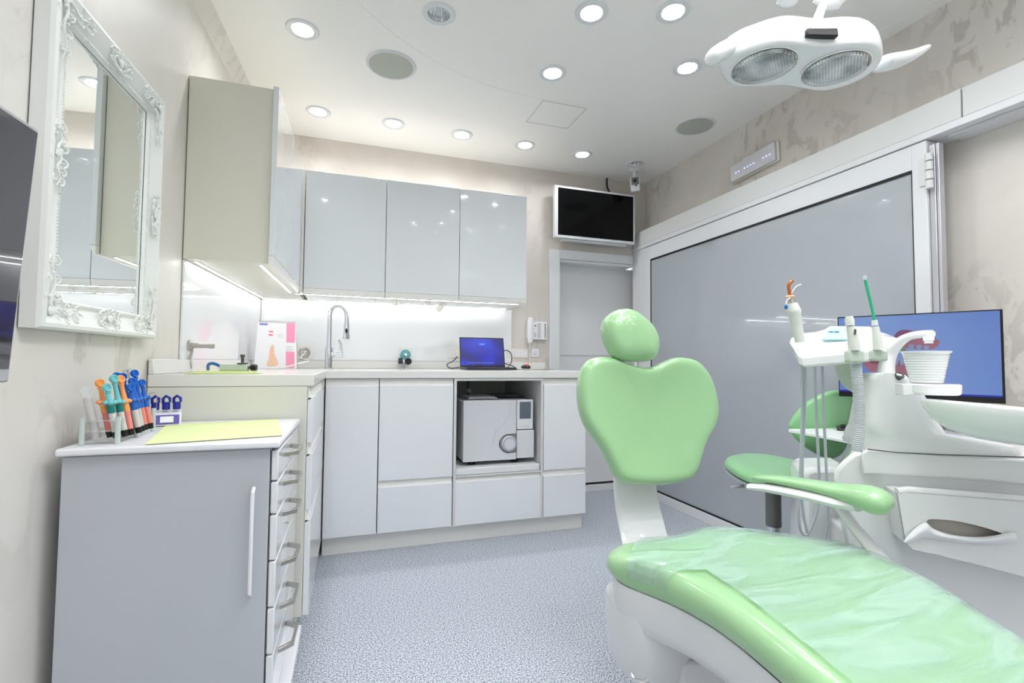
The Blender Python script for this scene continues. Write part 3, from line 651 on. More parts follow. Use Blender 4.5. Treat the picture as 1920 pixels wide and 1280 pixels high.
def orn(cy, cz, ds, size):
    mb = MB(); r2 = random.Random(int(cy*1000+cz*77))
    for (dy, dz, L) in ds:
        d = Vector((0, dy, dz)).normalized(); s = Vector((0, -d.z, d.y))
        for sg in (-1, 1):
            for k in range(3):
                c = Vector((0, cy, cz)) + d*(L*(.2+.3*k)) + s*sg*size*(.35-.08*k); pts = []; rr = []
                for j in range(12):
                    a = j*.62; rad = size*.22*(1-j/14); pts.append(c + d*math.cos(a)*rad + s*sg*math.sin(a)*rad); rr.append(.0024*(1-j/20))
                pts = [WL(p.y, p.z, .036+.003*math.sin(j*.7)) for j, p in enumerate(pts)]; mb.tube(pts, rr, 6)
        leaf = [Vector((0, cy, cz)) + d*(L*j/8) + s*(size*.12*math.sin(j*1.3)) for j in range(9)]
        mb.tube([WL(p.y, p.z, .038) for p in leaf], [.0034*(1-j/11) for j in range(9)], 6)
        for k in range(7):
            p = Vector((0, cy, cz)) + d*L*r2.uniform(.05, 1) + s*size*r2.uniform(-.3, .3); mb.sphere(WL(p.y, p.z, .038), r2.uniform(.002, .004), 8)
    mb.sphere(WL(cy, cz, .037), size*.22, 12, (.4, 1, 1)); 
    part('carved_ornament', mb, 'mirror_frame', t)
W_ = .032
for (cy, cz, sy_, sz_) in ((ym1-W_, zm1-W_, -1, -1), (ym1-W_, zm0+W_, -1, 1), (ym0+W_, zm0+W_, 1, 1), (ym0+W_, zm1-W_, 1, -1)):
    orn(cy, cz, ((sy_, 0, .11), (0, sz_, .13)), .05)
orn((ym0+ym1)/2, zm0+W_, ((1, 0, .05), (-1, 0, .05)), .05); orn((ym0+ym1)/2, zm1-W_, ((1, 0, .05), (-1, 0, .05)), .05)
orn(ym1-W_, (zm0+zm1)/2, ((0, 1, .07), (0, -1, .07)), .05); orn(ym0+W_, (zm0+zm1)/2, ((0, 1, .07), (0, -1, .07)), .05)
# screen on the left wall
t = thing('wall_screen', 'large dark switched-off screen with silver rim at the left edge, in front of the mirror', 'television', WL(.75, 1.1, .03))
q1, q2 = PW(75, 245, .10), PW(42, 716, .085)
yr, zt, zb = q1.y, q1.z, q2.z
mb = MB(); mb.loft([[WL(y, zb, .05), WL(y, zb, .075), WL(y, zt, .10), WL(y, zt, .07)] for y in (yr-.80, yr)]); part('housing', mb, 'silver', t, bev=.004)
def TVp(y, z, k): f = (z-zb)/(zt-zb); return WL(y, z, .075+.025*f+k)
mb = MB(); mb.loft([[TVp(y, zb+.024, k), TVp(y, zt-.008, k), TVp(y, zt-.008, k+.001), TVp(y, zb+.024, k+.001)] for y, k in ((yr-.79, .0008), (yr-.008, .0008))]); part('screen', mb, 'screen_dark', t)
mb = MB(); mb.box(lwx(.8)+.001, lwx(.8)+.06, .70, .90, 1.05, 1.25); part('wall_bracket', mb, 'black', t)

# ================================================================== WORKTOP ITEMS
WT = .9006
# calendar
t = thing('desk_calendar', 'white spiral-bound desk calendar with pink blocks standing on the worktop corner', 'calendar', (-.40, 2.93, WT))
A = [PY(475, 687, 2.93), PY(556, 688, 2.93)]
ca = Vector((-.495, 2.90, WT)); cb = Vector((-.285, 2.90, WT)); dx = (cb-ca)
def CP(u, v, k=0):   # u along, v up the leaning page
    return ca + dx*u + Vector((0, .055, .258))*v + Vector((0, -.98, .2))*k
mb = MB(); mb.loft([[CP(0, 0, a), CP(1, 0, a), CP(.93, 1, a), CP(.02, 1, a)] for a in (0, .003)]); part('front_page', mb, 'paper', t)
mb = MB(); b0 = Vector((0, .11, 0)); mb.loft([[CP(0, 0)+b0, CP(1, 0)+b0, CP(.93, 1)+Vector((0, .002, 0)), CP(.02, 1)+Vector((0, .002, 0))], [CP(0, 0)+b0+Vector((0, .003, 0)), CP(1, 0)+b0+Vector((0, .003, 0)), CP(.93, 1)+Vector((0, .005, 0)), CP(.02, 1)+Vector((0, .005, 0))]]); part('back_board', mb, 'paper', t)
mb = MB()
for i in range(26): 
    p = CP(.05+.86*i/25, 1.0, .001); mb.tube([p+Vector((0, .006*math.cos(a), .006*math.sin(a))) for a in (0, 1, 2, 3, 4, 5, 6)], .0012, 5)
part('spiral_binding', mb, 'steel', t)
def patch(name, m, u0, v0, u1, v1, sh=0):
    mb = MB(); mb.loft([[CP(u0+sh, v0, a), CP(u1+sh, v0, a), CP(u1-.02, v1, a), CP(u0-.02, v1, a)] for a in (.0032, .0040)]); part(name, mb, m, t)
patch('pink_block', 'calendar_pink', .72, .56, .93, .98); patch('pink_block', 'calendar_pink', .74, .02, .95, .36)
patch('blue_heading', 'calendar_blue', .07, .92, .26, .96)
patch('red_mark', 'calendar_red', .30, .77, .40, .80); patch('red_mark', 'calendar_red', .30, .70, .40, .73)
mb = MB(); o = catmull([CP(.30, .06, .0045), CP(.33, .22, .0045), CP(.34, .40, .0045), CP(.38, .50, .0045), CP(.43, .48, .0045), CP(.46, .30, .0045), CP(.56, .08, .0045)], 4); mb.poly(o); part('printed_figure', mb, 'calendar_skin', t)
def pline(u0, u1, v):
    mb = MB(); mb.loft([[CP(u0, v, a), CP(u1, v, a), CP(u1, v+.009, a), CP(u0, v+.009, a)] for a in (.0032, .0038)]); part('printed_line', mb, 'grey_paste', t)
for k in range(4): pline(.72, .9-.05*(k % 2), .47-.03*k)
for k in range(3): pline(.5, .64, .66+.035*k)
# tap
fx, fy = -.116, 2.88
t = thing('kitchen_tap', 'tall chrome gooseneck tap with pull-down spray head', 'tap', (fx, fy, WT))
mb = MB(); mb.lathe([(.026, 0), (.026, .006), (.020, .008), (.020, .12)], (fx-.005, fy, WT), seg=24); part('base', mb, 'chrome', t)
mb = MB(); zt_ = 1.20; pts = [(fx-.005, fy, 1.0), (fx-.005, fy, zt_)]
R0 = .045
for k in range(1, 13): a = math.pi*k/12; pts.append((fx-.005+R0-R0*math.cos(a), fy, zt_+R0*1.25*math.sin(a)))
pts.append((fx-.005+2*R0, fy, zt_-.045)); mb.tube(pts, .0125, 16); part('spout', mb, 'chrome', t)
mb = MB(); sxp = fx-.005+2*R0; mb.lathe([(.0155, 1.155), (.0155, 1.12), (.018, 1.09), (.020, 1.07), (.016, 1.068)], (sxp, fy, 0), seg=20); part('spray_head', mb, 'chrome', t)
mb = MB(); mb.sphere((sxp, fy-.016, 1.115), .009, 12, (.8, .6, 1.6)); part('spray_button', mb, 'black', t)
mb = MB(); mb.cyl((fx+.01, fy, .985), (fx+.066, fy-.01, .985), .018, 18); mb.tube([(fx+.060, fy-.010, .99), (fx+.056, fy-.012, 1.04), (fx+.046, fy-.014, 1.065)], [.008, .006, .005], 10); part('lever', mb, 'chrome', t)
# round outlets on the back splashback
def outlet(u, v, m, label):
    c = PY(u, v, BY-.010); t = thing('gas_outlet', label, 'wall outlet', c, 'round outlets in the back splashback')
    mb = MB(); mb.box(c.x-.042, c.x+.042, BY-.013, BY-.009, c.z-.042, c.z+.042); part('plate', mb, 'beige_plastic', t, bev=.001)
    M = frame((c.x, BY-.013, c.z), (1, 0, 0), (0, -1, 0))
    mb = MB(); mb.lathe([(.034, 0), (.034, .006), (.030, .009), (.028, .004), (.012, .002), (.0001, .002)], M=M, seg=28); part('rosette', mb, m, t)
    mb = MB(); mb.lathe([(.011, .0025), (.011, .016), (.007, .018), (.006, .030), (.0001, .030)], M=M, seg=18); part('nozzle', mb, 'chrome', t); return c, t
c1, t1 = outlet(571, 661, 'steel', 'round steel gas outlet right of the desk calendar')
mb = MB(); pe = Vector((-.36, 2.80, WT+.006)); ps = Vector((c1.x, BY-.043, c1.z-.005))
mb.tube(catmull([ps, ps+Vector((-.005, -.12, -.03)), (-.225, 2.90, .945), (-.285, 2.845, .925), (-.33, 2.82, .912), pe], 5, False), .0045, 8)
tag(part('gas_hose', mb, 'beige_plastic'), 'thin cream hose from the steel outlet passing in front of the calendar', 'hose')
c2, t2 = outlet(760, 665, 'teal_outlet', 'round teal gas outlet with black knob in the middle of the splashback')
mb = MB(); mb.cyl((c2.x+.012, BY-.05, c2.z-.040), (c2.x+.012, BY-.09, c2.z-.043), .021, 18); part('knob', mb, 'black', t2, bev=.002)
mb = MB(); mb.box(c2.x-.045, c2.x-.02, BY-.07, BY-.016, c2.z-.058, c2.z-.022); part('valve_block', mb, 'laptop_black', t2, bev=.003)
mb = MB(); mb.cyl((c2.x-.03, BY-.045, c2.z-.04), (c2.x+.02, BY-.045, c2.z-.04), .012, 14); mb.cyl((c2.x+.002, BY-.045, c2.z-.05), (c2.x+.002, BY-.045, c2.z-.094), .006, 10); part('valve_stem', mb, 'chrome', t2)
# socket plates
def plate(u, v, w_, h_, label, n, name='socket_plate', holes=0):
    c = PY(u, v, BY-.006); y1 = BY-.009 if c.x < 1.05 else BY-.0005
    t = thing(name, label, 'wall plate', (c.x, y1, c.z))
    mb = MB(); mb.box(c.x-w_/2, c.x+w_/2, y1-.008, y1, c.z-h_/2, c.z+h_/2); part('cover', mb, 'beige_plastic', t, bev=.002)
    for k in range(n):
        x = c.x - w_/2 + (w_/(n+1))*(k+1); ww = min(.024, w_/(n+1)*.9)
        mb = MB(); mb.box(x-ww/2, x+ww/2, y1-.010, y1-.0075, c.z-h_*.3, c.z+h_*.3); s = part('switch' if not holes else 'socket', mb, 'white_board', t, bev=.001)
        if holes:
            mb = MB()
            for dz in (-.012, 0, .012): mb.cyl((x, y1-.0108, c.z+dz), (x, y1-.0095, c.z+dz), .0022, 8)
            part('pin_holes', mb, 'black', s)
plate(853, 661, .075, .066, 'cream socket plate left of the laptop screen', 1, holes=1)
plate(970, 662, .165, .062, 'long cream switch plate right of the laptop with narrow rocker switches', 6, 'switch_plate')
c = PY(1003, 664, BY-.001); t = thing('dimmer_switch', 'square white dimmer plate with round knob beside the door frame', 'wall plate', (1.232, BY, 1.012))
mb = MB(); mb.box(1.205, 1.262, BY-.010, BY-.0005, .985, 1.045); part('cover', mb, 'white_board', t, bev=.002)
mb = MB(); mb.cyl((1.232, BY-.010, 1.015), (1.232, BY-.022, 1.015), .013, 20); part('knob', mb, 'matte_white', t, bev=.001)
# intercom phone
pc = PY(1005, 618, BY-.01)
t = thing('intercom_phone', 'white wall intercom with handset and coiled cord beside the door frame', 'telephone', (1.23, BY, 1.17))
mb = MB(); mb.box(1.190, 1.312, BY-.032, BY-.0005, 1.108, 1.232); part('base', mb, 'white_board', t, bev=.004)
mb = MB(); mb.tube([(1.178, BY-.05, 1.085), (1.176, BY-.055, 1.105), (1.176, BY-.058, 1.17), (1.178, BY-.055, 1.235), (1.180, BY-.05, 1.258)], [.017, .021, .018, .021, .017], 14, flat=.6, upv=(0, 1, 0)); mb.box(1.165, 1.195, BY-.05, BY-.003, 1.12, 1.24); part('handset', mb, 'white_board', t)
mb = MB(); 
for i in range(10): mb.box(1.293, 1.301, BY-.034, BY-.0315, 1.120+.0105*i, 1.126+.0105*i)
part('buttons', mb, 'dark_metal', t)
mb = MB(); mb.cyl((1.222, BY-.034, 1.205), (1.222, BY-.031, 1.205), .005, 12)
for z in (1.128, 1.138, 1.148): mb.box(1.214, 1.219, BY-.0335, BY-.0315, z, z+.004); mb.box(1.223, 1.228, BY-.0335, BY-.0315, z, z+.004)
part('indicator', mb, 'laptop_black', t)
mb = MB(); mb.box(1.240, 1.262, BY-.0335, BY-.0315, 1.118, 1.225); part('name_strip', mb, 'grey_paste', t)
mb = MB(); pts = []
for i in range(150): z = 1.083-.175*i/150; a = i*.95; pts.append((1.178+.006*math.cos(a)+.006*i/150, BY-.04+.006*math.sin(a), z))
mb.tube(pts, .0016, 5); part('coiled_cord', mb, 'beige_plastic', t)
# laptop
lx0, lx1, ly = .622, .905, 2.86
t = thing('laptop', 'open black laptop with a deep blue screen on the worktop', 'laptop', ((lx0+lx1)/2, ly, WT))
mb = MB(); mb.prism([(lx0-.002, ly-.175), (lx1+.012, ly-.175), (lx1, ly+.02), (lx0, ly+.02)], WT+.002, WT+.016); part('keyboard_base', mb, 'laptop_black', t, bev=.003)
mb = MB(); mb.box(lx0+.02, lx1-.02, ly-.10, ly-.015, WT+.0161, WT+.0175); part('keys', mb, 'black', t)
def LPt(u, v, k): return Vector((lx0+(lx1-lx0)*u, ly+.018+.030*v, WT+.016+.180*v)) + Vector((0, -.986, .165))*k
mb = MB(); mb.loft([[LPt(0, 0, k), LPt(1, 0, k), LPt(.985, 1, k), LPt(-.005, 1, k)] for k in (0, .006)]); lid = part('lid', mb, 'laptop_black', t, bev=.001)
mb = MB(); mb.loft([[LPt(.02, .05, k), LPt(.98, .05, k), LPt(.968, .96, k), LPt(.015, .96, k)] for k in (.0062, .0068)]); scr = part('screen', mb, 'laptop_screen', lid)
mat('screen_icons', rgb(90, 110, 200), .4, emit=.35, ecol=rgb(110, 130, 220))
for k in range(12):
    u = .16+.05*k; mb = MB(); mb.loft([[LPt(u, .11, a), LPt(u+.026, .11, a), LPt(u+.026, .155, a), LPt(u, .155, a)] for a in (.0069, .0073)]); part('screen_icon', mb, 'screen_icons', scr)
mb = MB(); mb.loft([[LPt(.43, .74, a), LPt(.55, .74, a), LPt(.55, .80, a), LPt(.43, .80, a)] for a in (.0069, .0073)]); part('screen_clock', mb, 'screen_icons', scr)
mb = MB(); mb.tube(catmull([(lx1+.01, ly-.0, WT+.01), (lx1+.045, ly+.03, WT+.045), (lx1+.05, ly+.05, WT+.10), (lx1+.01, ly+.06, WT+.12), (lx1-.02, ly+.08, WT+.06), (lx1+.06, ly+.03, WT+.02), (lx1+.07, ly, WT+.004)], 6, False), .003, 6)
mb.tube(catmull([(lx0-.005, ly, WT+.012), (lx0-.06, ly+.02, WT+.008), (lx0-.075, ly+.04, WT+.03), (lx0-.03, ly+.09, WT+.05), (lx0+.0, ly+.1, WT+.08)], 6, False), .003, 6)
part('cable', mb, 'black', t)
mb = MB(); mb.tube(catmull([(.985, BY-.02, 1.02), (1.02, BY-.05, 1.01), (1.05, BY-.08, .95), (1.056, BY-.09, WT+.003)], 6, False), .0018, 6)
tag(part('charging_cable', mb, 'beige_plastic'), 'thin white cable looping down from the switch plate beside the laptop', 'cable')
# mouse + pad
mb = MB(); mb.box(.985, 1.215, 2.82, 3.0, WT, WT+.004); tag(part('mouse_pad', mb, 'steel', bev=.001), 'thin grey mouse pad on the worktop right of the laptop', 'mouse pad')
t = thing('computer_mouse', 'small black mouse with a red top on the grey pad', 'mouse', (1.04, 2.87, WT+.004))
mb = MB(); mb.sphere((1.04, 2.87, WT+.0045+.012), .031, 20, (.95, 1.3, .5)); bmesh.ops.delete(mb.bm, geom=[v for v in mb.bm.verts if v.co.z < WT+.0045], context='VERTS'); part('shell', mb, 'laptop_black', t)
mb = MB(); mb.sphere((1.042, 2.862, WT+.0045+.019), .020, 16, (.9, 1.2, .62)); part('red_cover', mb, 'red_mouse', t)
# wall valve on left splashback
c = PW(355, 650, .01); t = thing('wall_valve', 'small chrome quick-connect valve on the left splashback', 'valve', c)
yv = c.y
mb = MB(); mb.lathe([(.020, 0), (.020, .006), (.010, .010), (.010, .03), (.0001, .03)], M=frame((lwx(yv)+.009, yv, 1.0), (0, 1, 0), (1, -LS, 0)), seg=20); part('rosette', mb, 'steel', t)
mb = MB(); mb.cyl((lwx(yv)+.03, yv, .998), (lwx(yv)+.075, yv-.005, .998), .008, 16); mb.cyl((lwx(yv)+.076, yv-.005, .998), (lwx(yv)+.092, yv-.007, .998), .0095, 16); part('coupling', mb, 'steel', t)
mb = MB(); mb.tube([(lwx(yv)+.02, yv, .99), (lwx(yv)+.014, yv, .95), (lwx(yv)+.026, yv-.005, .915)], .005, 8); part('drop_pipe', mb, 'steel', t)
# green cloth + regulator
mb = MB(); pts = [(-.53, 1.835), (-.32, 1.82), (-.30, 1.98), (-.36, 2.10), (-.50, 2.06)]
mb.prism([(-.525, 1.86), (-.42, 1.825), (-.325, 1.835), (-.30, 1.93), (-.36, 2.02), (-.47, 2.0)], WT, WT+.004)
mb.prism([(-.50, 1.87), (-.33, 1.85), (-.315, 1.92), (-.40, 1.98), (-.48, 1.96)], WT+.0041, WT+.009)
tag(part('green_cloth', mb, 'green_paper', bev=.001), 'folded yellow-green cloth under the pressure regulator on the worktop', 'cloth')
t = thing('pressure_regulator', 'white metal regulator with black knob and brass fitting lying on the green cloth', 'regulator', (-.38, 1.91, WT+.009))
M = frame((-.385, 1.905, WT+.021), (.98, -.2, 0), (0, 0, 1))
mb = MB(); mb.prism([(-.045, -.014), (.045, -.014), (.045, .014), (-.045, .014)], -.0115, .011, M); part('block', mb, 'sage', t, bev=.003)
mb = MB(); mb.tube([M @ Vector((.046, 0, 0)), M @ Vector((.054, 0, 0))], .005, 10); mb.tube([M @ Vector((.025, 0, .0105)), M @ Vector((.025, 0, .016)), M @ Vector((.025, 0, .0165))], [.016, .018, .012], 14); mb.tube([M @ Vector((.025, 0, .0165)), M @ Vector((.025, 0, .035)), M @ Vector((.025, 0, .036)), M @ Vector((.025, 0, .045))], [.005, .005, .008, .007], 12); part('brass_fitting', mb, 'dark_metal', t)
mb = MB(); mb.tube([M @ Vector((.054, 0, 0)), M @ Vector((.072, 0, 0))], .011, 14); part('knob', mb, 'black', t, bev=.001)
mb = MB(); mb.tube(catmull([M @ Vector((-.046, 0, .003)), M @ Vector((-.075, .01, .013)), M @ Vector((-.10, .03, .008)), M @ Vector((-.115, .06, -.009))], 6, False), .0055, 10); part('blue_tube', mb, 'hose_blue', t)

# ================================================================== STERILIZER
mb = MB(); mb.box(.530, 1.000, YF+.004, 3.10, .3535, .386); tag(part('pull_out_shelf', mb, 'frame_white', bev=.003), 'white pull-out shelf under the sterilizer in the niche', 'shelf')
t = thing('sterilizer', 'light grey bench sterilizer with round door knob standing in the open niche', 'sterilizer', (.78, 2.58, .3865))
ax0, ax1, ay, az0, az1 = .578, .985, 2.575, .408, .738
mb = MB(); mb.box(ax0, ax1-.01, ay+.03, 3.02, az0+.003, az1-.004); part('housing', mb, 'autoclave', t, bev=.006)
# door with knob recess
def arc(cx, cz, r, a0, a1, n=14): return [(cx+r*math.cos(a0+(a1-a0)*k/n), cz+r*math.sin(a0+(a1-a0)*k/n)) for k in range(n+1)]
xd = .880; kx, kz = .838, .497
ol = [(ax0, az0), (xd, az0), (xd, kz-.052)] + [(kx-.0, kz-.052)] + arc(kx-.005, kz, .052, -math.pi/2, -math.pi*1.5, 16) + [(xd, kz+.052), (xd, az1), (ax0, az1)]
mb = MB(); mb.plate([(x, ay, z) for x, z in ol], [], thick=(0, .028, 0)); part('door', mb, 'autoclave', t, bev=.003)
mb = MB(); mb.tube([(ax0+.26, ay-.0005, az1-.01), (ax0+.262, ay-.001, .66), (.80, ay-.001, .61), (.755, ay-.001, .565), (.745, ay-.001, .50)], .0028, 6); part('door_ridge', mb, 'autoclave', t)
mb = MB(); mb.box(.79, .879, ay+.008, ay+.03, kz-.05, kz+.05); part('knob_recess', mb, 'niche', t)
mb = MB(); M = frame((kx, ay+.008, kz), (1, 0, 0), (0, -1, 0)); mb.lathe([(.042, 0), (.042, .014), (.038, .018), (.0001, .018)], M=M, seg=32); kn = part('knob', mb, 'autoclave', t)
mb = MB(); mb.lathe([(.036, .0182), (.036, .0195), (.034, .0195), (.034, .0182)], M=M, seg=40, cap=False); part('knob_ring', mb, 'purple', kn)
mb = MB(); mb.box(xd+.003, ax1-.006, ay, ay+.03, .573, az1); cp = part('control_panel', mb, 'frame_white', t, bev=.003)
mb = MB(); mb.box(xd+.003, ax1, ay-.004, ay+.03, az0+.006, .568); part('lower_cover', mb, 'autoclave', t, bev=.004)
mb = MB(); mb.box(xd+.018, ax1-.020, ay-.0015, ay-.0003, .632, .726); part('display', mb, 'autoclave_screen', cp)
mb = MB(); mb.box(xd+.027, ax1-.03, ay-.0012, ay-.0004, .588, .590); part('small_lettering', mb, 'groove', cp)
for x in (ax0+.06, ax1-.10):
    for y in (ay+.05, 2.95):
        mb = MB(); mb.lathe([(.021, 0), (.021, .006), (.014, .012), (.007, .016), (.007, .0245)], (x, y, .3868), seg=16); part('foot', mb, 'black', t)
mb = MB(); mb.box(.63, .80, 2.68, 2.86, az1+.0005, az1+.006); mb.box(.64, .79, 2.69, 2.87, az1+.0065, az1+.011); tag(part('paper_stack', mb, 'paper'), 'small stack of white papers on top of the sterilizer', 'papers')
mb = MB(); mb.lathe([(.06, .0), (.11, .008), (.115, .014), (.105, .012), (.055, .004), (.0001, .004)], (.90, 2.85, az1+.0005), seg=32); tag(part('dish', mb, 'steel'), 'shallow round metal dish on top of the sterilizer', 'dish')
t = thing('pipe_valve', 'small dark pipe valve with pale knob behind the sterilizer top', 'valve', (.70, 2.99, az1))
mb = MB(); mb.cyl((.70, 2.99, az1+.001), (.70, 2.99, TZ-.016), .008, 12); part('pipe', mb, 'dark_metal', t)
mb = MB(); mb.sphere((.70, 2.97, az1+.03), .014, 12); part('knob', mb, 'beige_plastic', t)

# ================================================================== BACK WALL TV, CAMERA, EMERGENCY LIGHT
c = [PY(1041, 346, 3.10), PY(1191, 366, 3.10), PY(1190, 457, 3.10), PY(1040, 446, 3.10)]
x0, x1 = 1.332, 1.978; z0, z1 = 1.826, 2.197
t = thing('wall_television', 'white-framed television with black screen on the back wall above the door', 'television', ((x0+x1)/2, BY, 2.0))
mb = MB(); mb.box(x0, x1, 3.10, 3.135, z0, z1); part('bezel', mb, 'frame_white', t, bev=.003)
mb = MB(); mb.box(x0+.024, x1-.016, 3.0985, 3.0995, z0+.020, z1-.016); part('screen', mb, 'screen_black', t)
mb = MB(); mb.box(x0+.06, x1-.06, 3.115, 3.16, z0-.012, z0-.001); mb.box(x0+.12, x1-.12, 3.136, 3.165, z0+.03, z1-.05); part('rear_cover', mb, 'matte_white', t, bev=.003)
mb = MB(); mb.box(1.60, 1.72, 3.166, BY-.0005, 1.95, 2.1); part('wall_bracket', mb, 'dark_metal', t)
mb = MB(); mb.tube(catmull([(1.80, 3.20, H-.002), (1.80, 3.195, 2.27), (1.82, 3.18, 2.2), (1.82, 3.17, 2.1)], 5, False), .006, 8); tag(part('television_cable', mb, 'black'), 'black cable from the ceiling to the wall television', 'cable')
cc = Vector((1.905, 2.995, H)); t = thing('security_camera', 'small white and grey security camera on a ceiling bracket in the far corner', 'camera', cc)
mb = MB(); mb.lathe([(.036, -.0005), (.036, -.006), (.030, -.011), (.010, -.014), (.010, -.06), (.014, -.064), (.014, -.07)], cc, seg=24); part('bracket', mb, 'white_board', t)
M = frame(cc+Vector((-.012, -.03, -.115)), (.85, .35, .0), (-.42, -.85, -.30)) @ Matrix.Rotation(R(24), 4, 'Z')
mb = MB(); mb.prism([(-.033, -.052), (.033, -.052), (.033, .052), (-.033, .052)], -.03, .015, M); bd = part('housing', mb, 'white_board', t, bev=.010)
mb = MB(); mb.prism([(-.027, -.006), (.027, -.006), (.027, .046), (-.027, .046)], .0152, .0165, M); part('face_plate', mb, 'stem_grey', bd)
mb = MB(); mb.lathe([(.013, .0166), (.013, .022), (.009, .022), (.008, .019), (.0001, .019)], M=M @ Matrix.Translation((-.002, .022, 0)), seg=20); mb.lathe([(.006, .0166), (.006, .019), (.0001, .019)], M=M @ Matrix.Translation((.004, -.012, 0)), seg=14); part('lens', mb, 'black', bd)
mb = MB(); mb.tube(catmull([cc+Vector((.01, 0, -.05)), cc+Vector((.04, 0, -.08)), cc+Vector((.045, .01, -.12)), cc+Vector((.015, .0, -.14))], 5, False), .0025, 6); part('cable', mb, 'dark_metal', t)
t = thing('emergency_light', 'white wall emergency light with a row of blue diodes above the glass partition', 'emergency light', (RX, 2.13, 2.07))
Mz = Matrix.Translation((RX, 2.128, 2.078)) @ Matrix.Rotation(R(-2.6), 4, 'X')
def bx(mb, x0, x1, y0, y1, z0, z1): mb.prism([(x0, y0), (x1, y0), (x1, y1), (x0, y1)], z0, z1, Mz)
mb = MB(); bx(mb, -.016, -.001, -.165, .165, -.056, .056); part('housing', mb, 'beige_plastic', t, bev=.006)
mb = MB(); bx(mb, -.034, -.0165, -.155, .163, -.052, .052); part('cover', mb, 'emergency_cover', t, bev=.006)
mb = MB()
for k in range(12):
    if k in (2, 7, 8): continue
    y = .115-.022*k; bx(mb, -.0362, -.0345, y-.004, y+.004, -.012, -.006)
part('diodes', mb, 'diode_blue', t)
mb = MB(); bx(mb, -.036, -.034, .015, .06, .040, .048); part('test_button', mb, 'matte_white', t)

# ================================================================== DENTAL CHAIR
ch = thing('dental_chair', 'green upholstered dental treatment chair with white shell in the right foreground', 'dental chair', (.95, .9, 0))
KS = .9
WARP = lambda p: CAM + (p-CAM)*KS   # the chair was laid out at a trial distance; this is its true size and place
BN = Vector((-.06, -1, .17)).normalized(); BC = (Vector((.95, 1.42, .76))).dot(BN)
s3 = lambda L_: [(1060+a/2.461, 560+b/2.461) for a, b in L_]
ob = s3([(150, 268), (100, 285), (70, 330), (55, 400), (58, 480), (75, 555), (110, 620), (160, 690), (200, 770), (230, 825), (280, 852), (370, 860), (480, 855), (560, 835), (600, 790), (620, 720), (650, 640), (685, 580), (697, 510), (685, 430), (655, 350), (610, 295), (560, 275), (500, 272), (450, 290), (400, 312), (350, 318), (290, 303), (240, 285), (200, 270)])
oh = s3([(165, 130), (180, 90), (220, 58), (265, 48), (310, 60), (350, 90), (390, 130), (415, 180), (420, 230), (410, 270), (380, 288), (320, 291), (260, 288), (220, 272), (190, 230), (170, 180)])
o3 = catmull([at(u, v, BN, BC) for u, v in ob], 4)
cen = at(1213, 785, BN, BC)
mb = MB(); FP = [(1, 0), (.995, .012), (.975, .024), (.94, .033), (.88, .037), (.78, .033), (.6, .025), (.35, .018), (.12, .015)]; BP = [(.995, -.012), (.97, -.026), (.9, -.038), (.7, -.045), (.3, -.048), (.1, -.048)]
pillow(mb, o3, BN, FP, BP, cen); part('backrest', mb, 'vinyl_green', ch, sub=1)
o3 = catmull([at(u, v, BN, BC+.015) for u, v in oh], 4); cen = at(1180, 632, BN, BC+.015)
mb = MB(); pillow(mb, o3, BN, [(1, 0), (.99, .014), (.95, .030), (.86, .044), (.7, .054), (.45, .060), (.2, .062)], [(.98, -.012), (.9, -.022), (.6, -.026), (.2, -.028)], cen); part('headrest', mb, 'vinyl_green', ch, sub=1)
hb = at(1183, 680, BN, BC); back = -BN
mb = MB()
for s in (-.03, .035): mb.tube([hb+back*.02+Vector((s*.6-.01, 0, .05)), hb+back*.03+Vector((s, 0, -.06))], [(.006, .003)]*2, 8)
mb.tube([hb+back*.045+Vector((.045, 0, .05)), hb+back*.045+Vector((.045, 0, -.1))], [(.016, .006)]*2, 8); part('headrest_bracket', mb, 'chrome', ch)
# back support column
mb = MB(); rings = []
for (y, z, wd, th) in ((1.50, .70, .10, .03), (1.49, .60, .135, .035), (1.475, .53, .155, .04), (1.455, .46, .16, .045), (1.41, .38, .165, .05), (1.33, .31, .175, .055), (1.22, .27, .18, .05)):
    cx = .92 + (y-1.42)*.10; k = []
    nx = Vector((1, -.12, 0)).normalized()
    t_ = Vector((.1, .75, .66)) if z < .45 else Vector((.1, 1, .1)); t_.normalize()
    for a in range(16):
        an = 2*math.pi*a/16; ca_, sa_ = math.cos(an), math.sin(an)
        k.append(Vector((cx+.012, y, z)) + nx*(wd/2*math.copysign(abs(ca_)**.6, ca_)) + t_*(th/2*math.copysign(abs(sa_)**.6, sa_)))
    rings.append(k)
mb.loft(rings); part('back_column', mb, 'seat_shell', ch, ang=60)
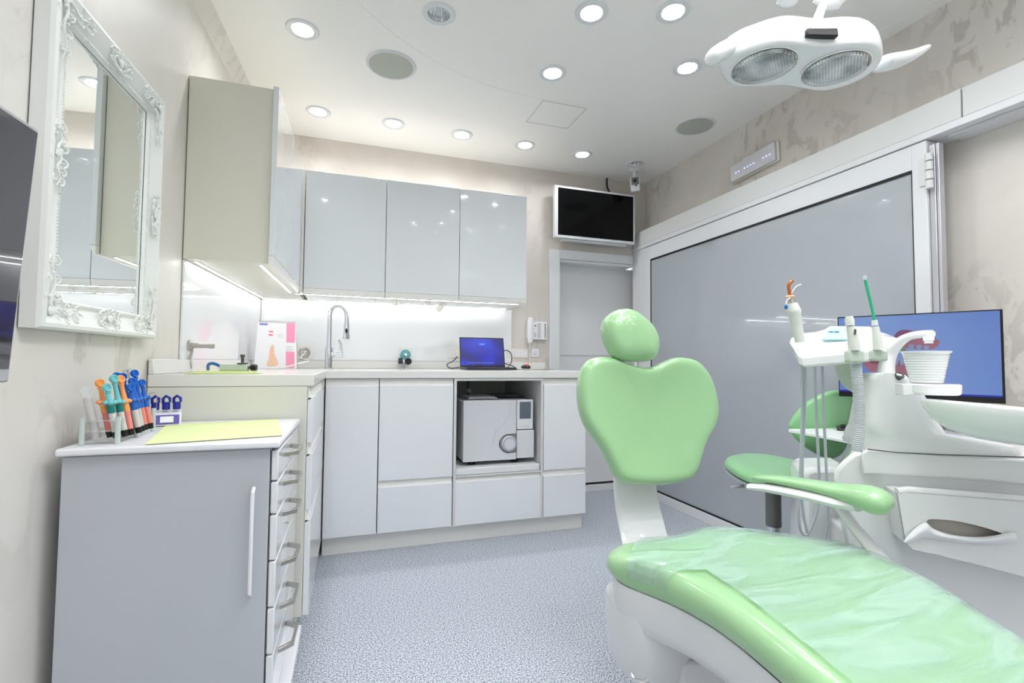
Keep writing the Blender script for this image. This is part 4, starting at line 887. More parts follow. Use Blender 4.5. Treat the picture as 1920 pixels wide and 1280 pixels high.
# seat and leg cushion
so = [(.655, 1.13), (.665, 1.19), (.72, 1.23), (.80, 1.228), (.87, 1.205), (.93, 1.20), (1.0, 1.20), (1.10, 1.16), (1.22, 1.085), (1.285, 1.02), (1.30, .93), (1.284, .83), (1.255, .71), (1.216, .586), (1.16, .40), (1.08, .22), (.95, .12), (.82, .15), (.74, .32), (.722, .50), (.727, .64), (.735, .77), (.735, .88), (.718, .98), (.685, 1.06)]
so = catmull([Vector((a, b, .415)) for a, b in so], 3)
def zf(p):
    y = p.y; d = 0
    if y < .85: d = -.10*((.85-y)/.75)**1.6
    x = (p.x-.98)/.3
    d += .018*math.exp(-((y-1.15)/.10)**2)*(math.exp(-((x-.1)/.5)**2))
    d += .010*x*math.exp(-((y-.95)/.3)**2)
    return Vector((0, 0, d))
SCn = (.985, .72, .415)
mb = MB(); pillow(mb, so, (0, 0, 1), [(1, 0), (.995, .014), (.975, .028), (.93, .040), (.86, .047), (.76, .048), (.6, .045), (.4, .043), (.2, .042), (.07, .042)], [(.992, -.012), (.96, -.024), (.88, -.030), (.5, -.032), (.1, -.032)], SCn, zf); seat = part('seat_cushion', mb, 'vinyl_green', ch, sub=1)
# shell below the seat
mb = MB(); sh = []
for (s, dz) in ((.955, -.026), (.965, -.036), (.955, -.100), (.925, -.124), (.84, -.134), (.5, -.14)):
    rg = []
    for p in so:
        q_ = Vector(SCn) + (p-Vector(SCn))*s; q_.z += dz; f_ = zf(q_); q_ += f_
        if q_.y > 1.0: q_.x += 0.0
        rg.append(q_)
    sh.append(rg)
mb.loft(sh[::-1]); part('seat_shell', mb, 'seat_shell', ch, ang=50)
WARP = None
lc = P(1216, 1200, 1.17)
mb = MB(); rg = []
for (z, k, q_) in ((.385, .98, 0), (.36, 1.0, 0), (.28, .97, 0), (.235, .86, 0), (.215, .70, 0), (.205, .40, 0)):
    rg.append([(lc.x+.094*k*math.copysign(abs(math.cos(a))**.8, math.cos(a)), lc.y+.105*k*math.copysign(abs(math.sin(a))**.8, math.sin(a)), z) for a in [2*math.pi*i_/40 for i_ in range(40)]])
mb.loft(rg[::-1]); part('lift_cover', mb, 'seat_shell', ch, ang=50)
mb = MB(); mb.prism([(lc.x+.02, lc.y-.10), (lc.x+.18, lc.y-.14), (lc.x+.20, lc.y+.10), (lc.x+.03, lc.y+.12)], .03, .28); mb.prism([(lc.x-.03, lc.y-.42), (lc.x+.33, lc.y-.42), (lc.x+.33, lc.y+.22), (lc.x+.02, lc.y+.22)], .0, .03); part('base_plate', mb, 'matte_white', ch, bev=.008)
mb = MB(); mb.tube([P(1183, 1262, 1.05), P(1190, 1275, 1.04), P(1206, 1278, 1.03), P(1216, 1274, 1.03)], .005, 10); part('foot_pedal', mb, 'chrome', ch)
mb = MB(); a = PX(1313, 1165, .78)
WARP = lambda p: CAM + (p-CAM)*KS
M = frame((.752, .80, .368), (0, 1, 0), (-1, 0, .15)); mb.prism([(-.022, -.05), (.022, -.05), (.022, .02), (.014, .034), (-.014, .034), (-.022, .02)], -.03, -.002, M); 
part('shell_latch', mb, 'matte_white', ch, bev=.006)
# armrest
WARP = None
ap = [(1408, 895, 1.34), (1440, 896, 1.31), (1480, 902, 1.27), (1530, 911, 1.22), (1580, 922, 1.17), (1615, 929, 1.13), (1642, 938, 1.10), (1660, 948, 1.08), (1672, 956, 1.07)]
asz = [(.016, .008), (.024, .011), (.027, .013), (.030, .015), (.034, .020), (.040, .028), (.042, .032), (.036, .027), (.016, .013)]
pts = [P(*q_) for q_ in ap]
mb = MB(); mb.tube(pts, asz, 20, upv=(0, 0, 1)); part('armrest_pad', mb, 'vinyl_green', ch, sub=1)
mb = MB(); dn = Vector((-.008, 0, -.024)); mb.tube([p+dn for p in pts[:6]], [(.020, .008), (.024, .012), (.028, .013), (.030, .014), (.032, .015), (.02, .012)], 16, upv=(0, 0, 1)); part('armrest_shell', mb, 'seat_shell', ch)
mb = MB(); mb.tube([P(1562, 930, 1.20), P(1600, 985, 1.17), P(1645, 1040, 1.12), P(1700, 1110, 1.06)], [(.036, .010), (.030, .012), (.032, .014), (.040, .016)], 14, upv=(0, 0, 1)); part('armrest_strut', mb, 'seat_shell', ch, ang=60)
# clear film over the seat
WARP = lambda p: CAM + (p-CAM)*KS
mb = MB(); fo = []
for i, p in enumerate(so): fo += [Vector(p).lerp(so[(i+1) % len(so)], k/3) for k in range(3)]
cF = Vector((1.0, .66, .415))
def ringf(s, h):
    out = []
    for p in fo:
        q_ = Vector(SCn)+(p-Vector(SCn))*s; q_.z = .415+h; q_ += zf(q_)
        n_ = noise.noise(q_*9)*.002 + noise.noise(Vector((q_.x*10+q_.y*4, q_.y*40, 0)))*.0022
        q_.z += n_; out.append(q_)
    return out
base_ = [(1.010, .006), (.998, .024), (.955, .043), (.88, .0535), (.76, .0560), (.6, .0535), (.4, .0515), (.2, .0505), (.07, .0505), (.002, .0505)]
prf = []
for (a, b), (c, d) in zip(base_[:-1], base_[1:]):
    for k in range(5): prf.append((a+(c-a)*k/5, b+(d-b)*k/5))
prf.append(base_[-1])
mb.loft([ringf(s, h) for s, h in prf], cap=False)
def cut(co, no): bmesh.ops.bisect_plane(mb.bm, geom=mb.bm.verts[:]+mb.bm.edges[:]+mb.bm.faces[:], plane_co=co, plane_no=no)
cut((.68, 1.10, .4), (1, -1, 0)); cut((.73, .985, .4), (.25, 1, 0)); cut((.80, .9, .4), (1, -.12, 0))
def inside(c): return (c.y-1.10 > c.x-.68) or (c.y < .985-(c.x-.73)*.25 and c.x < .80-(.9-c.y)*.12)
bmesh.ops.delete(mb.bm, geom=[f for f in mb.bm.faces if inside(f.calc_center_median())], context='FACES')
fl = tag(part('plastic_film', mb, 'plastic_film', ang=180), 'clear wrinkled plastic protective film stretched over the green seat cushion', 'plastic cover')
if sum(p.normal.z*p.area for p in fl.data.polygons) < 0: fl.data.flip_normals()

# ================================================================== DENTAL UNIT
WARP = None
E1 = Vector((.813, -.58, 0)).normalized(); E2 = Vector((.58, .813, 0)).normalized()
A0 = P(1625, 845, 1.22); CPL = A0.dot(E2)
def U(u, v, off=0): return at(u, v, E2, CPL+off)      # point on the unit's front plane pushed back by off
un = thing('dental_unit', 'white dental treatment unit with water tap, spittoon bowl and instrument tray', 'dental unit', (1.5, 1.0, 0))
# lower body
mb = MB(); outl = [(1562, 908), (1563, 882), (1580, 864), (1600, 848), (1615, 843), (1700, 850), (1960, 870), (1990, 1260), (1640, 1180), (1590, 1060)]
f_ = [U(u, v, .02) for u, v in outl]; EB = Vector((.84, .54, 0)); mb.loft([f_, [p+EB*.30 for p in f_]]); part('body', mb, 'unit_white', un, bev=.012)
mb = MB(); f_ = [U(u, v, .0) for u, v in ((1614, 848), (1625, 843), (1990, 866), (1990, 915), (1850, 902), (1700, 892), (1616, 890))]; mb.loft([f_, [p+EB*.28 for p in f_]]); part('upper_cover', mb, 'unit_white', un, bev=.006)
mb = MB(); f_ = [P(1508, 884, 1.45), P(1522, 877, 1.45), P(1600, 876, 1.42), P(1600, 1180, 1.42), P(1503, 1150, 1.45)]; 
for p in f_[-2:]: p.z = .02
mb.loft([f_, [p+Vector((.10, .14, 0)) for p in f_]]); part('side_cabinet', mb, 'unit_white', un, bev=.015)
mb = MB(); c = U(1640, 1100, .10); mb.prism([tuple((A0+E1*a+E2*b)[:2]) for a, b in ((-.02, .06), (.7, .06), (.7, .30), (-.02, .30))], 0, .5); part('pedestal', mb, 'matte_white', un, bev=.01)
# tower
def rr(pl, pr, d0, d1, n=10):
    """rounded rectangle section between left and right points, thickness along E2"""
    w_ = (pr-pl).length; c = (pl+pr)/2; out = []
    for k in range(32):
        a = 2*math.pi*k/32; ca_, sa_ = math.cos(a), math.sin(a)
        out.append(c + E1*(w_/2*math.copysign(abs(ca_)**.45, ca_)) + E2*((d1+d0)/2 + (d1-d0)/2*math.copysign(abs(sa_)**.45, sa_)))
    return out
mb = MB(); rings = []
for v, ul, ur, d1 in ((699, 1652, 1688, .12), (702, 1645, 1705, .13), (715, 1641, 1722, .14), (735, 1637, 1742, .15), (760, 1633, 1760, .16), (790, 1629, 1775, .17), (808, 1627, 1790, .18), (814, 1627, 1850, .20), (826, 1626, 1935, .22), (842, 1625, 1950, .24), (846, 1628, 1945, .24)):
    pl = U(ul, v); z = pl.z; pr = at(ur, v, E2, CPL); pr = Vector((pr.x, pr.y, z)); rings.append(rr(pl, pr, 0, d1))
mb.loft(rings); part('tower', mb, 'tower_white', un, ang=50)
mb = MB(); pl = U(1690, 808, -.002); 
for v, a_, b_ in ((738, 1660, 1722), (806, 1688, 1780)):
    pass
mb.loft([[U(1708, 704, .05), U(1722, 716, .05), U(1714, 722, .05), U(1700, 712, .05)], [U(1708, 704, .0), U(1722, 716, .0), U(1714, 722, .0), U(1700, 712, .0)]])
mb.bm.free(); mb = MB()
mb.tube([U(u, v, -.002) for u, v in ((1627, 842), (1680, 848), (1760, 852), (1850, 855), (1930, 857))], .0014, 6); part('seam', mb, 'dark_metal', un)
mb = MB(); hc = U(1686, 706, .0); mb.lathe([(.010, .0), (.010, .004), (.0075, .004), (.0075, -.02), (.0001, -.02)], M=frame(hc+Vector((0, 0, .002)), E1, (-.3, -.6, .7)), seg=20); part('filler_socket', mb, 'dark_metal', un)
# faucet
fp = [(1661, 702, 1.28), (1663, 682, 1.28), (1671, 660, 1.275), (1686, 642, 1.25), (1704, 631, 1.22), (1724, 627, 1.18), (1746, 626, 1.14)]
mb = MB(); mb.tube(catmull([P(*q_) for q_ in fp], 4, False), [.021-.0115*min(1, i/16) for i in range(25)], 18); fa = part('water_tap', mb, 'tower_white', un)
e = P(1741, 627, 1.147); mb = MB(); mb.lathe([(.0105, -.004), (.0105, -.014), (.0085, -.015), (.0085, -.021), (.0001, -.021)], e, seg=18); part('nozzle', mb, 'tower_white', fa)
# cup shelf
cup_c = P(1737, 718, 1.12); cz = cup_c.z
mb = MB()
def ell(cx, cy, a, b, z, n=36, tail=0): 
    out = []
    for k in range(n):
        an = 2*math.pi*k/n; p = E1*(a*math.cos(an)) + E2*(b*math.sin(an))
        out.append(Vector((cx, cy, z))+p)
    return out
sc0 = cup_c + E1*.012
mb.loft([ell(sc0.x, sc0.y, .046, .042, cz-.026), ell(sc0.x, sc0.y, .050, .046, cz-.022), ell(sc0.x, sc0.y, .051, .047, cz-.003), ell(sc0.x, sc0.y, .048, .044, cz-.0008)])
q0 = cup_c + E1*(-.050); mb.loft([[q0+E2*(-.012)+Vector((0, 0, -.03)), q0+E2*.03+Vector((0, 0, -.03)), q0+E2*.03+Vector((0, 0, -.002)), q0+E2*(-.012)+Vector((0, 0, -.002))], [cup_c+E2*(-.03)+Vector((0, 0, -.02)), cup_c+E2*.03+Vector((0, 0, -.02)), cup_c+E2*.03+Vector((0, 0, -.004)), cup_c+E2*(-.03)+Vector((0, 0, -.004))]])
part('cup_shelf', mb, 'tower_white', un, bev=.002)
mb = MB(); pr = []
for k in range(22): f = k/21; pr.append((.0295+.0115*f+(.0012 if k % 2 else 0), .001+.062*f))
pr += [(.0415, .066), (.0465, .071), (.0468, .0735), (.044, .0735), (.0395, .068), (.028, .004), (.0001, .003)]
mb.lathe([(.0001, .0005), (.0285, .0005)] + pr, cup_c, seg=40); tag(part('drinking_cup', mb, 'unit_white'), 'ribbed white plastic cup on the round shelf below the water tap', 'cup')
# bowl
tip = P(1735, 750, 1.06); b1 = (E1 - Vector((0, 0, .085))).normalized(); b3 = b1.cross(E2); b3 = b3 if b3.z > 0 else -b3
bc = tip + b1*.185
BM = Matrix((b1*1.09, E2*.80, b3*.80)).transposed().to_4x4(); BM.translation = bc
mb = MB(); mb.lathe([(.05, -.088), (.09, -.086), (.125, -.072), (.150, -.050), (.165, -.022), (.1705, -.002), (.170, .002), (.166, .003), (.160, -.006), (.142, -.040), (.115, -.062), (.06, -.074), (.0001, -.078)], M=BM, seg=64); part('spittoon_bowl', mb, 'tower_white', un, ang=60)
# tissue drawer
off = -.055
Lb, Rb = U(1683, 925, off), U(1990, 948, off)
def D(u, v, k=0): return U(u, v, off+k)
out_ = [(1683, 924), (1700, 923), (1990, 946), (1990, 1100), (1850, 1062), (1760, 1040), (1712, 1030), (1699, 1018)]
hole = [(1738, 978), (1746, 973), (1790, 976), (1840, 987), (1882, 1001), (1890, 1010), (1880, 1016), (1820, 1012), (1760, 1004), (1741, 995)]
mb = MB(); mb.plate([D(u, v) for u, v in out_], [catmull([D(u, v) for u, v in hole], 3)], thick=E2*.012)
f_ = [D(u, v) for u, v in out_]; g_ = [p+E2*.12 for p in f_]
for i in range(len(f_)):
    j = (i+1) % len(f_); mb.poly([f_[i], f_[j], g_[j], g_[i]])
part('tissue_box', mb, 'unit_white', un)
mb = MB(); mb.tube([D(1682, 922, .008), D(1700, 919, .012), D(1850, 931, .012), D(1990, 943, .012)], .010, 12); part('box_lip', mb, 'unit_white', un)
mb = MB(); mb.poly([D(u, v, .03) for u, v in ((1730, 965), (1895, 990), (1895, 1020), (1730, 1010))]); part('box_interior', mb, 'cavity', un)
# tissue
mb = MB(); tp = [(1694, 1016), (1706, 1000), (1722, 985), (1738, 977), (1742, 988), (1758, 996), (1785, 1004), (1820, 1008), (1855, 1007), (1882, 1001), (1906, 996)]
bt = [(1700, 1018), (1712, 1014), (1726, 1008), (1744, 1008), (1756, 1010), (1772, 1013), (1795, 1016), (1825, 1018), (1855, 1019), (1882, 1019), (1909, 1013)]
V0 = []
for k, (a, b) in enumerate(zip(tp, bt)):
    colm = []
    for j in range(6):
        f = j/5; u = a[0]+(b[0]-a[0])*f; v = a[1]+(b[1]-a[1])*f; colm.append(mb.bm.verts.new(D(u, v, -.004-.010*math.sin(f*math.pi)-.004*math.sin(k*2.1+j*1.3))))
    V0.append(colm)
for k in range(len(V0)-1):
    for j in range(5): mb.face([V0[k][j], V0[k+1][j], V0[k+1][j+1], V0[k][j+1]])
ti = part('tissue', mb, 'tissue', None, sub=2); so_ = ti.modifiers.new('th', 'SOLIDIFY'); so_.thickness = .0015; tag(ti, 'crumpled white tissue hanging out of the slot in the dental unit', 'tissue')
# delivery tray
d0, d1 = 1.22, 1.42
top = [(1496, 664, 1.24), (1504, 669, 1.23), (1640, 656, 1.25), (1682, 645, 1.28), (1690, 636, 1.32), (1672, 628, 1.40), (1655, 622, 1.42), (1600, 619, 1.43), (1545, 618, 1.42), (1530, 622, 1.42), (1500, 624, 1.40), (1482, 633, 1.36), (1480, 640, 1.33)]
tray = [P(*q_) for q_ in top]
tn = Vector((-.1, -.45, 1)).normalized()
mb = MB(); cent = sum(tray, Vector())/len(tray)
mb.loft([[p + (cent-p)*.09 - Vector((0, 0, .032)) for p in tray], [p + (cent-p)*.015 - Vector((0, 0, .024)) for p in tray], [p - Vector((0, 0, .003)) for p in tray], [p + (cent-p)*.03 for p in tray]]); tr = part('instrument_tray', mb, 'tower_white', un, bev=.004)
mb = MB(); dp = [P(u, v, d_) for u, v, d_ in ((1530, 649, 1.27), (1578, 646, 1.27), (1652, 629, 1.33), (1634, 613, 1.385), (1552, 612, 1.39), (1541, 621, 1.35))]; dm = sum(dp, Vector())/6; mb.loft([[p-Vector((0, 0, .014)) for p in dp], dp, [p+Vector((0, -.003, .004))+(dm-p)*.10 for p in dp]]); hp = part('control_console', mb, 'tower_white', tr, bev=.002)
mb = MB(); dp = [P(u, v, d_) for u, v, d_ in ((1541, 638, 1.275), (1588, 637, 1.275), (1590, 618, 1.355), (1556, 617, 1.355))]; mb.loft([dp, [p+Vector((0, -.001, .003)) for p in dp]]); ds = part('display', mb, 'display_cyan', tr)
mb = MB(); 
for u in (1557, 1568): mb.obox(P(u, 622, 1.325), .010, .008, .003)
part('display_marks', mb, 'display_ink', ds)
mb = MB(); mb.tube(catmull([P(1592, 668, 1.36), P(1586, 690, 1.36), P(1600, 716, 1.34), P(1640, 730, 1.30), P(1680, 740, 1.27)], 4, False), [.030, .030, .030, .028, .027, .026]+[.025]*11, 16); part('tray_arm', mb, 'sage', un)
# curing light
t = thing('curing_light', 'white curing light handpiece with bent amber tip standing in the tray notch', 'dental instrument', P(1499, 640, 1.26), 'handpieces on the instrument tray')
mb = MB(); mb.tube([P(1500, 641, 1.26), P(1496, 618, 1.26), P(1490, 590, 1.26), P(1489, 585, 1.26), P(1487, 580, 1.26), P(1485, 568, 1.26)], [.0110, .0128, .0148, .0172, .0168, .0122], 18); part('handle', mb, 'instrument', t)
mb = MB(); mb.tube([P(1484.7, 568, 1.26), P(1482.5, 560, 1.26), P(1482, 557, 1.26)], [.0115, .0080, .007], 16); part('metal_nose', mb, 'steel', t)
mb = MB(); mb.lathe([(.006, -.003), (.011, 0), (.009, .003), (.006, .004)], M=frame(P(1481.5, 556, 1.26), (1, 0, 0), (-.1, 0, 1)), seg=12); part('tip_collar', mb, 'peach', t)
mb = MB(); mb.tube(catmull([P(1481.5, 555, 1.26), P(1480, 545, 1.26), P(1479, 537, 1.26), P(1481, 531, 1.26), P(1486, 526, 1.26)], 4, False), .0045, 12); part('amber_tip', mb, 'orange_clear', t)
mb = MB(); mb.tube(catmull([P(1484, 550, 1.26), P(1488, 543, 1.26), P(1494, 536, 1.26), P(1502, 533, 1.26)], 4, False), .0013, 6); mb.tube(catmull([P(1482, 558, 1.25), P(1477, 561, 1.25), P(1474, 568, 1.25), P(1474, 578, 1.25)], 4, False), .0015, 6); part('strap', mb, 'paper', t)
mb = MB(); mb.sphere(P(1474, 575, 1.25), .0045, 10, (1, 1, 1.4)); part('blue_button', mb, 'hose_blue', t)
# suction handpieces
t = thing('suction_handpiece', 'pale grey suction handpiece with open mouth, standing in front of the tray', 'dental instrument', P(1602, 655, 1.16), 'handpieces on the instrument tray')
mb = MB(); mb.tube([P(1602, 656, 1.16), P(1599, 630, 1.16), P(1594, 611, 1.16)], [.0125, .0115, .0085], 16); part('handle', mb, 'instrument', t)
mb = MB(); mb.tube([P(1594, 610, 1.16), P(1593, 600, 1.16), P(1592, 593, 1.16)], [.0095, .0098, .0075], 16); part('mouth', mb, 'instrument', t)
mb = MB(); mb.tube([P(1603, 627, 1.148), P(1604, 617, 1.148)], .0022, 8); part('slider', mb, 'dark_metal', t)
t = thing('saliva_ejector', 'pale grey handpiece carrying a long green saliva straw', 'dental instrument', P(1647, 655, 1.19), 'handpieces on the instrument tray')
mb = MB(); mb.tube([P(1647, 654, 1.19), P(1644, 630, 1.19), P(1641, 612, 1.19)], [.0115, .0095, .0075], 16); mb.tube([P(1640.5, 610, 1.19), P(1639.5, 600, 1.19)], [.0070, .0060], 14); part('handle', mb, 'instrument', t)
mb = MB(); mb.tube([P(1639.5, 600, 1.19), P(1632, 565, 1.19), P(1622, 524, 1.19)], .0034, 10); part('green_straw', mb, 'straw_green', t)
mb = MB(); mb.tube([P(1622, 525, 1.19), P(1621, 519, 1.19), P(1620.7, 516, 1.19)], [.0048, .0050, .0038], 10); part('white_tip', mb, 'clear_plastic', t)
def holder(pc_, w_, h_):
    M = frame(pc_, (.95, -.31, 0), (0, 0, 1)); mb = MB(); mb.prism([(-w_/2, -.010), (w_/2, -.010), (w_/2, .012), (-w_/2, .012)], -h_/2, h_/2, M); part('instrument_holder', mb, 'sage', un, bev=.005)
holder(P(1602, 668, 1.165), .038, .030); holder(P(1647, 666, 1.20), .036, .028)
# corrugated hose
t = thing('suction_hose', 'thick ribbed grey suction hose hanging from the front handpiece', 'hose', P(1610, 760, 1.17))
pts = catmull([P(1605, 681, 1.175), P(1608, 720, 1.175), P(1611, 760, 1.175), P(1611, 800, 1.175), P(1607, 846, 1.175)], 28, False)
mb = MB(); mb.tube(pts, [.0122 if i % 2 else .0106 for i in range(len(pts))], 14); part('ribbed_tube', mb, 'corrugated', t)
hd = 1.37
def hose(px, label):
    mb = MB(); mb.tube(catmull([P(u, v, hd) for u, v in px], 5, False), .0037, 8); tag(part('instrument_hose', mb, 'hose'), label, 'hose', 'thin grey hoses below the instrument tray')
hose([(1502, 676), (1504, 760), (1502, 850), (1499, 924), (1497, 962), (1500, 990), (1507, 1002), (1517, 998), (1530, 965), (1536, 925), (1534, 850), (1530, 770), (1527, 676)], 'thin grey hose hanging in a long loop below the tray')
hose([(1509, 676), (1509, 760), (1505, 850), (1504, 924), (1506, 960), (1512, 990), (1522, 1020), (1540, 1050)], 'thin grey hose crossing inside the loop, second from the left')
hose([(1541, 674), (1544, 760), (1548, 850), (1552, 935), (1553, 970), (1548, 1015), (1550, 1050)], 'rightmost thin grey hose hanging below the tray')

# ================================================================== STOOL, DESK, MONITOR
sc_ = P(1450, 885, 1.80)
t = thing('operator_stool', 'green saddle stool with grey gas column behind the dental chair', 'stool', (sc_.x, sc_.y, 0))
zS = .555
so2 = [PZ(u, v, zS) for u, v in ((1358, 871), (1368, 862), (1400, 858), (1440, 861), (1480, 869), (1520, 879), (1545, 892), (1540, 905), (1500, 915), (1450, 913), (1408, 903), (1375, 887))]
mb = MB(); pillow(mb, catmull(so2, 4), (0, 0, 1), [(1, 0), (.985, .012), (.94, .022), (.8, .030), (.5, .030), (.2, .027)], [(.985, -.008), (.9, -.012), (.3, -.012)]); part('seat', mb, 'vinyl_green_dark', t, sub=1)
mb = MB(); pillow(mb, catmull([p-Vector((0, 0, .014)) for p in so2], 4), (0, 0, 1), [(1.0, 0), (.95, .002)], [(.97, -.008), (.5, -.012), (.1, -.012)]); part('seat_pan', mb, 'silver', t)
cxy = P(1450, 950, 1.80)
mb = MB(); mb.cyl((cxy.x, cxy.y, .35), (cxy.x, cxy.y, .532), .0265, 24); part('column_sleeve', mb, 'stem_grey', t, bev=.002)
mb = MB(); mb.cyl((cxy.x, cxy.y, .07), (cxy.x, cxy.y, .352), .021, 20); part('gas_lift', mb, 'chrome', t)
for k in range(5):
    a = 2*math.pi*k/5+.3; mb = MB(); e = Vector((cxy.x+.20*math.cos(a), cxy.y+.20*math.sin(a), .065)); mb.tube([(cxy.x, cxy.y, .09), e], [.022, .013], 10); l = part('base_leg', mb, 'chrome', t)
    mb = MB(); mb.cyl(e+Vector((-.01, 0, -.038)), e+Vector((.01, 0, -.038)), .0265, 16); mb.cyl(e-Vector((0, 0, .02)), e, .008, 8); part('caster', mb, 'black', l)
mb = MB(); q1, q2 = P(1408, 903, 1.74), P(1388, 911, 1.72); mb.tube([q1+Vector((0, 0, .0)), q2], .003, 8); mb.obox(q2+Vector((-.01, 0, -.001)), .05, .02, .006); part('height_lever', mb, 'silver', t)
bo = [(1478, 800), (1488, 778), (1508, 756), (1538, 738), (1562, 731), (1585, 734), (1597, 745), (1597, 765), (1592, 790), (1589, 815), (1584, 840), (1570, 856), (1548, 859), (1520, 846), (1494, 826)]
NB = Vector((-.78, -.62, .0)).normalized(); 
def fa_(u, v): return at(u, v, Vector((-.55, -.83, 0)), P(1540, 800, 1.93).dot(Vector((-.55, -.83, 0))))
o3 = catmull([fa_(u, v) for u, v in bo], 4)
mb = MB(); pillow(mb, o3, (-.55, -.83, 0), [(1, 0), (.99, .01), (.95, .02), (.85, .024), (.5, .018), (.2, .016)], [(.98, -.01), (.85, -.018), (.3, -.02)]); part('backrest', mb, 'vinyl_green_dark', t, sub=1)
mb = MB(); bs = fa_(1558, 845)+Vector((.012, .02, 0)); mb.tube([bs+Vector((0, 0, .08)), bs, bs-Vector((0, 0, .10)), Vector((bs.x-.05, bs.y-.03, .52)), Vector((cxy.x+.03, cxy.y, .525))], [(.022, .006)]*5, 10); part('back_stem', mb, 'stem_grey', t)
# desk
zD = .70
dk = [PZ(1478, 804, zD), PZ(1560, 819, zD), PZ(1640, 834, zD), Vector((1.76, .95, zD)), Vector((2.10, .90, zD)), Vector((2.10, 1.10, zD)), Vector((2.01, 1.20, zD)), PZ(1640, 801, zD), PZ(1570, 802, zD)]
t = thing('side_desk', 'narrow white desk top with a pointed corner behind the hoses', 'desk', (1.9, 1.1, 0))
mb = MB(); mb.prism([tuple(p[:2]) for p in dk], zD-.012, zD); part('desk_top', mb, 'white_board', t, bev=.002)
mb = MB(); mb.box(1.84, 1.86, 1.0, 1.12, 0, zD-.0125); mb.box(2.05, 2.07, .95, 1.1, 0, zD-.0125); part('support_panel', mb, 'sage', t)
q = [PZ(1568, 806, zD), PZ(1630, 812, zD)]
kb = PZ(1600, 806, zD); t = thing('keyboard', 'black computer keyboard on the white side desk', 'keyboard', kb)
kd = (PZ(1640, 811, zD)-PZ(1569, 806, zD)); kd.z = 0; kd.normalize(); kn_ = Vector((-kd.y, kd.x, 0))
k0 = PZ(1569, 807, zD)
mb = MB(); mb.prism([tuple((k0+kd*a+kn_*b)[:2]) for a, b in ((0, 0), (.30, 0), (.30, .11), (0, .11))], zD+.0005, zD+.010); part('case', mb, 'laptop_black', t, bev=.003)
mb = MB()
for i in range(14):
    for j in range(4): mb.prism([tuple((k0+kd*(.012+.020*i+a)+kn_*(.012+.023*j+b))[:2]) for a, b in ((0, 0), (.016, 0), (.016, .018), (0, .018))], zD+.0105, zD+.016)
part('keys', mb, 'black', t)
mb = MB(); q = [PZ(1582, 816, zD), PZ(1640, 825, zD)]; qd = (q[1]-q[0]); mb.tube([q[0]+Vector((0, 0, .0045)), q[1]+Vector((0, 0, .0045))], .0035, 8); tag(part('pen', mb, 'laptop_black'), 'dark pen lying on the white side desk in front of the keyboard', 'pen')
# monitor
mc = [P(1570, 597, 1.80), P(1880, 574, 1.50), P(1886, 752, 1.50), P(1573, 747, 1.80)]
o_ = mc[3].copy(); ux_ = (mc[2]-mc[3]); ux_.z = 0; mw = ux_.length; ux_.normalize(); up_ = Vector((0, 0, 1)); mh = .315; 
zb_ = (mc[2].z+mc[3].z)/2 - .0; zt_ = (mc[0].z+mc[1].z)/2; mh = zt_-zb_
nrm = ux_.cross(up_).normalized()
if nrm.dot(CAM-o_) < 0: nrm = -nrm
o_.z = zb_
mct = o_+ux_*mw/2
def MO(u, v, k=0): return o_+ux_*(mw*u)+up_*(mh*v)+nrm*k
def MP(u, v, k=0):
    c_ = (o_+nrm*k).dot(nrm); return at(u, v, nrm, c_)
t = thing('computer_monitor', 'wide computer monitor showing a jaw scan on a blue background', 'monitor', (mct.x, mct.y, zD))
mb = MB(); mb.loft([[MO(0, 0, k), MO(1, 0, k), MO(1, 1, k), MO(0, 1, k)] for k in (-.022, 0)]); part('housing', mb, 'black', t, bev=.002)
mb = MB(); mb.loft([[MO(.008, .075, k), MO(.985, .075, k), MO(.985, .985, k), MO(.008, .985, k)] for k in (.0004, .001)]); sc2 = part('screen', mb, 'monitor_screen', t)
mb = MB(); mb.loft([[MO(.008, .065, k), MO(.985, .065, k), MO(.985, .085, k), MO(.008, .085, k)] for k in (.0011, .0014)]); part('task_bar', mb, 'navy', sc2)
def mpoly(name, px, m, k, n=4):
    mb = MB(); o = catmull([MP(u, v, k) for u, v in px], n) if n else [MP(u, v, k) for u, v in px]; mb.poly(o); bmesh.ops.triangulate(mb.bm, faces=mb.bm.faces[:]); part(name, mb, m, sc2)
mpoly('upper_gum', [(1678, 632), (1690, 620), (1712, 619), (1730, 630), (1752, 634), (1762, 640), (1754, 652), (1735, 655), (1700, 652), (1684, 648), (1670, 645)], 'gum', .0016)
mpoly('gum_dark_part', [(1676, 632), (1684, 621), (1700, 618), (1712, 624), (1700, 630), (1684, 636)], 'gum_dark', .0019)  # darker area of the upper gum in the screen picture
mpoly('lower_gum', [(1616, 675), (1640, 682), (1680, 684), (1710, 683), (1745, 680), (1770, 672), (1773, 690), (1768, 706), (1740, 712), (1700, 706), (1660, 700), (1630, 695)], 'gum', .0016)
for k, (u, v) in enumerate(((1681, 676), (1692, 676), (1705, 677), (1666, 677), (1720, 677))):
    mpoly('tooth', [(u-5, v-9), (u+4, v-9), (u+4, v+3), (u+1, v+8), (u-3, v+8), (u-5, v+2)], 'tooth', .0022, 2)
for k, (u, v) in enumerate(((1694, 655), (1709, 650), (1723, 651), (1737, 652))):
    h_ = 9 if k == 0 else 4
    mpoly('tooth', [(u-5, v-4), (u+5, v-4), (u+4, v+h_-2), (u, v+h_), (u-4, v+h_-2)], 'tooth' if k else 'stem_grey', .0022, 2)
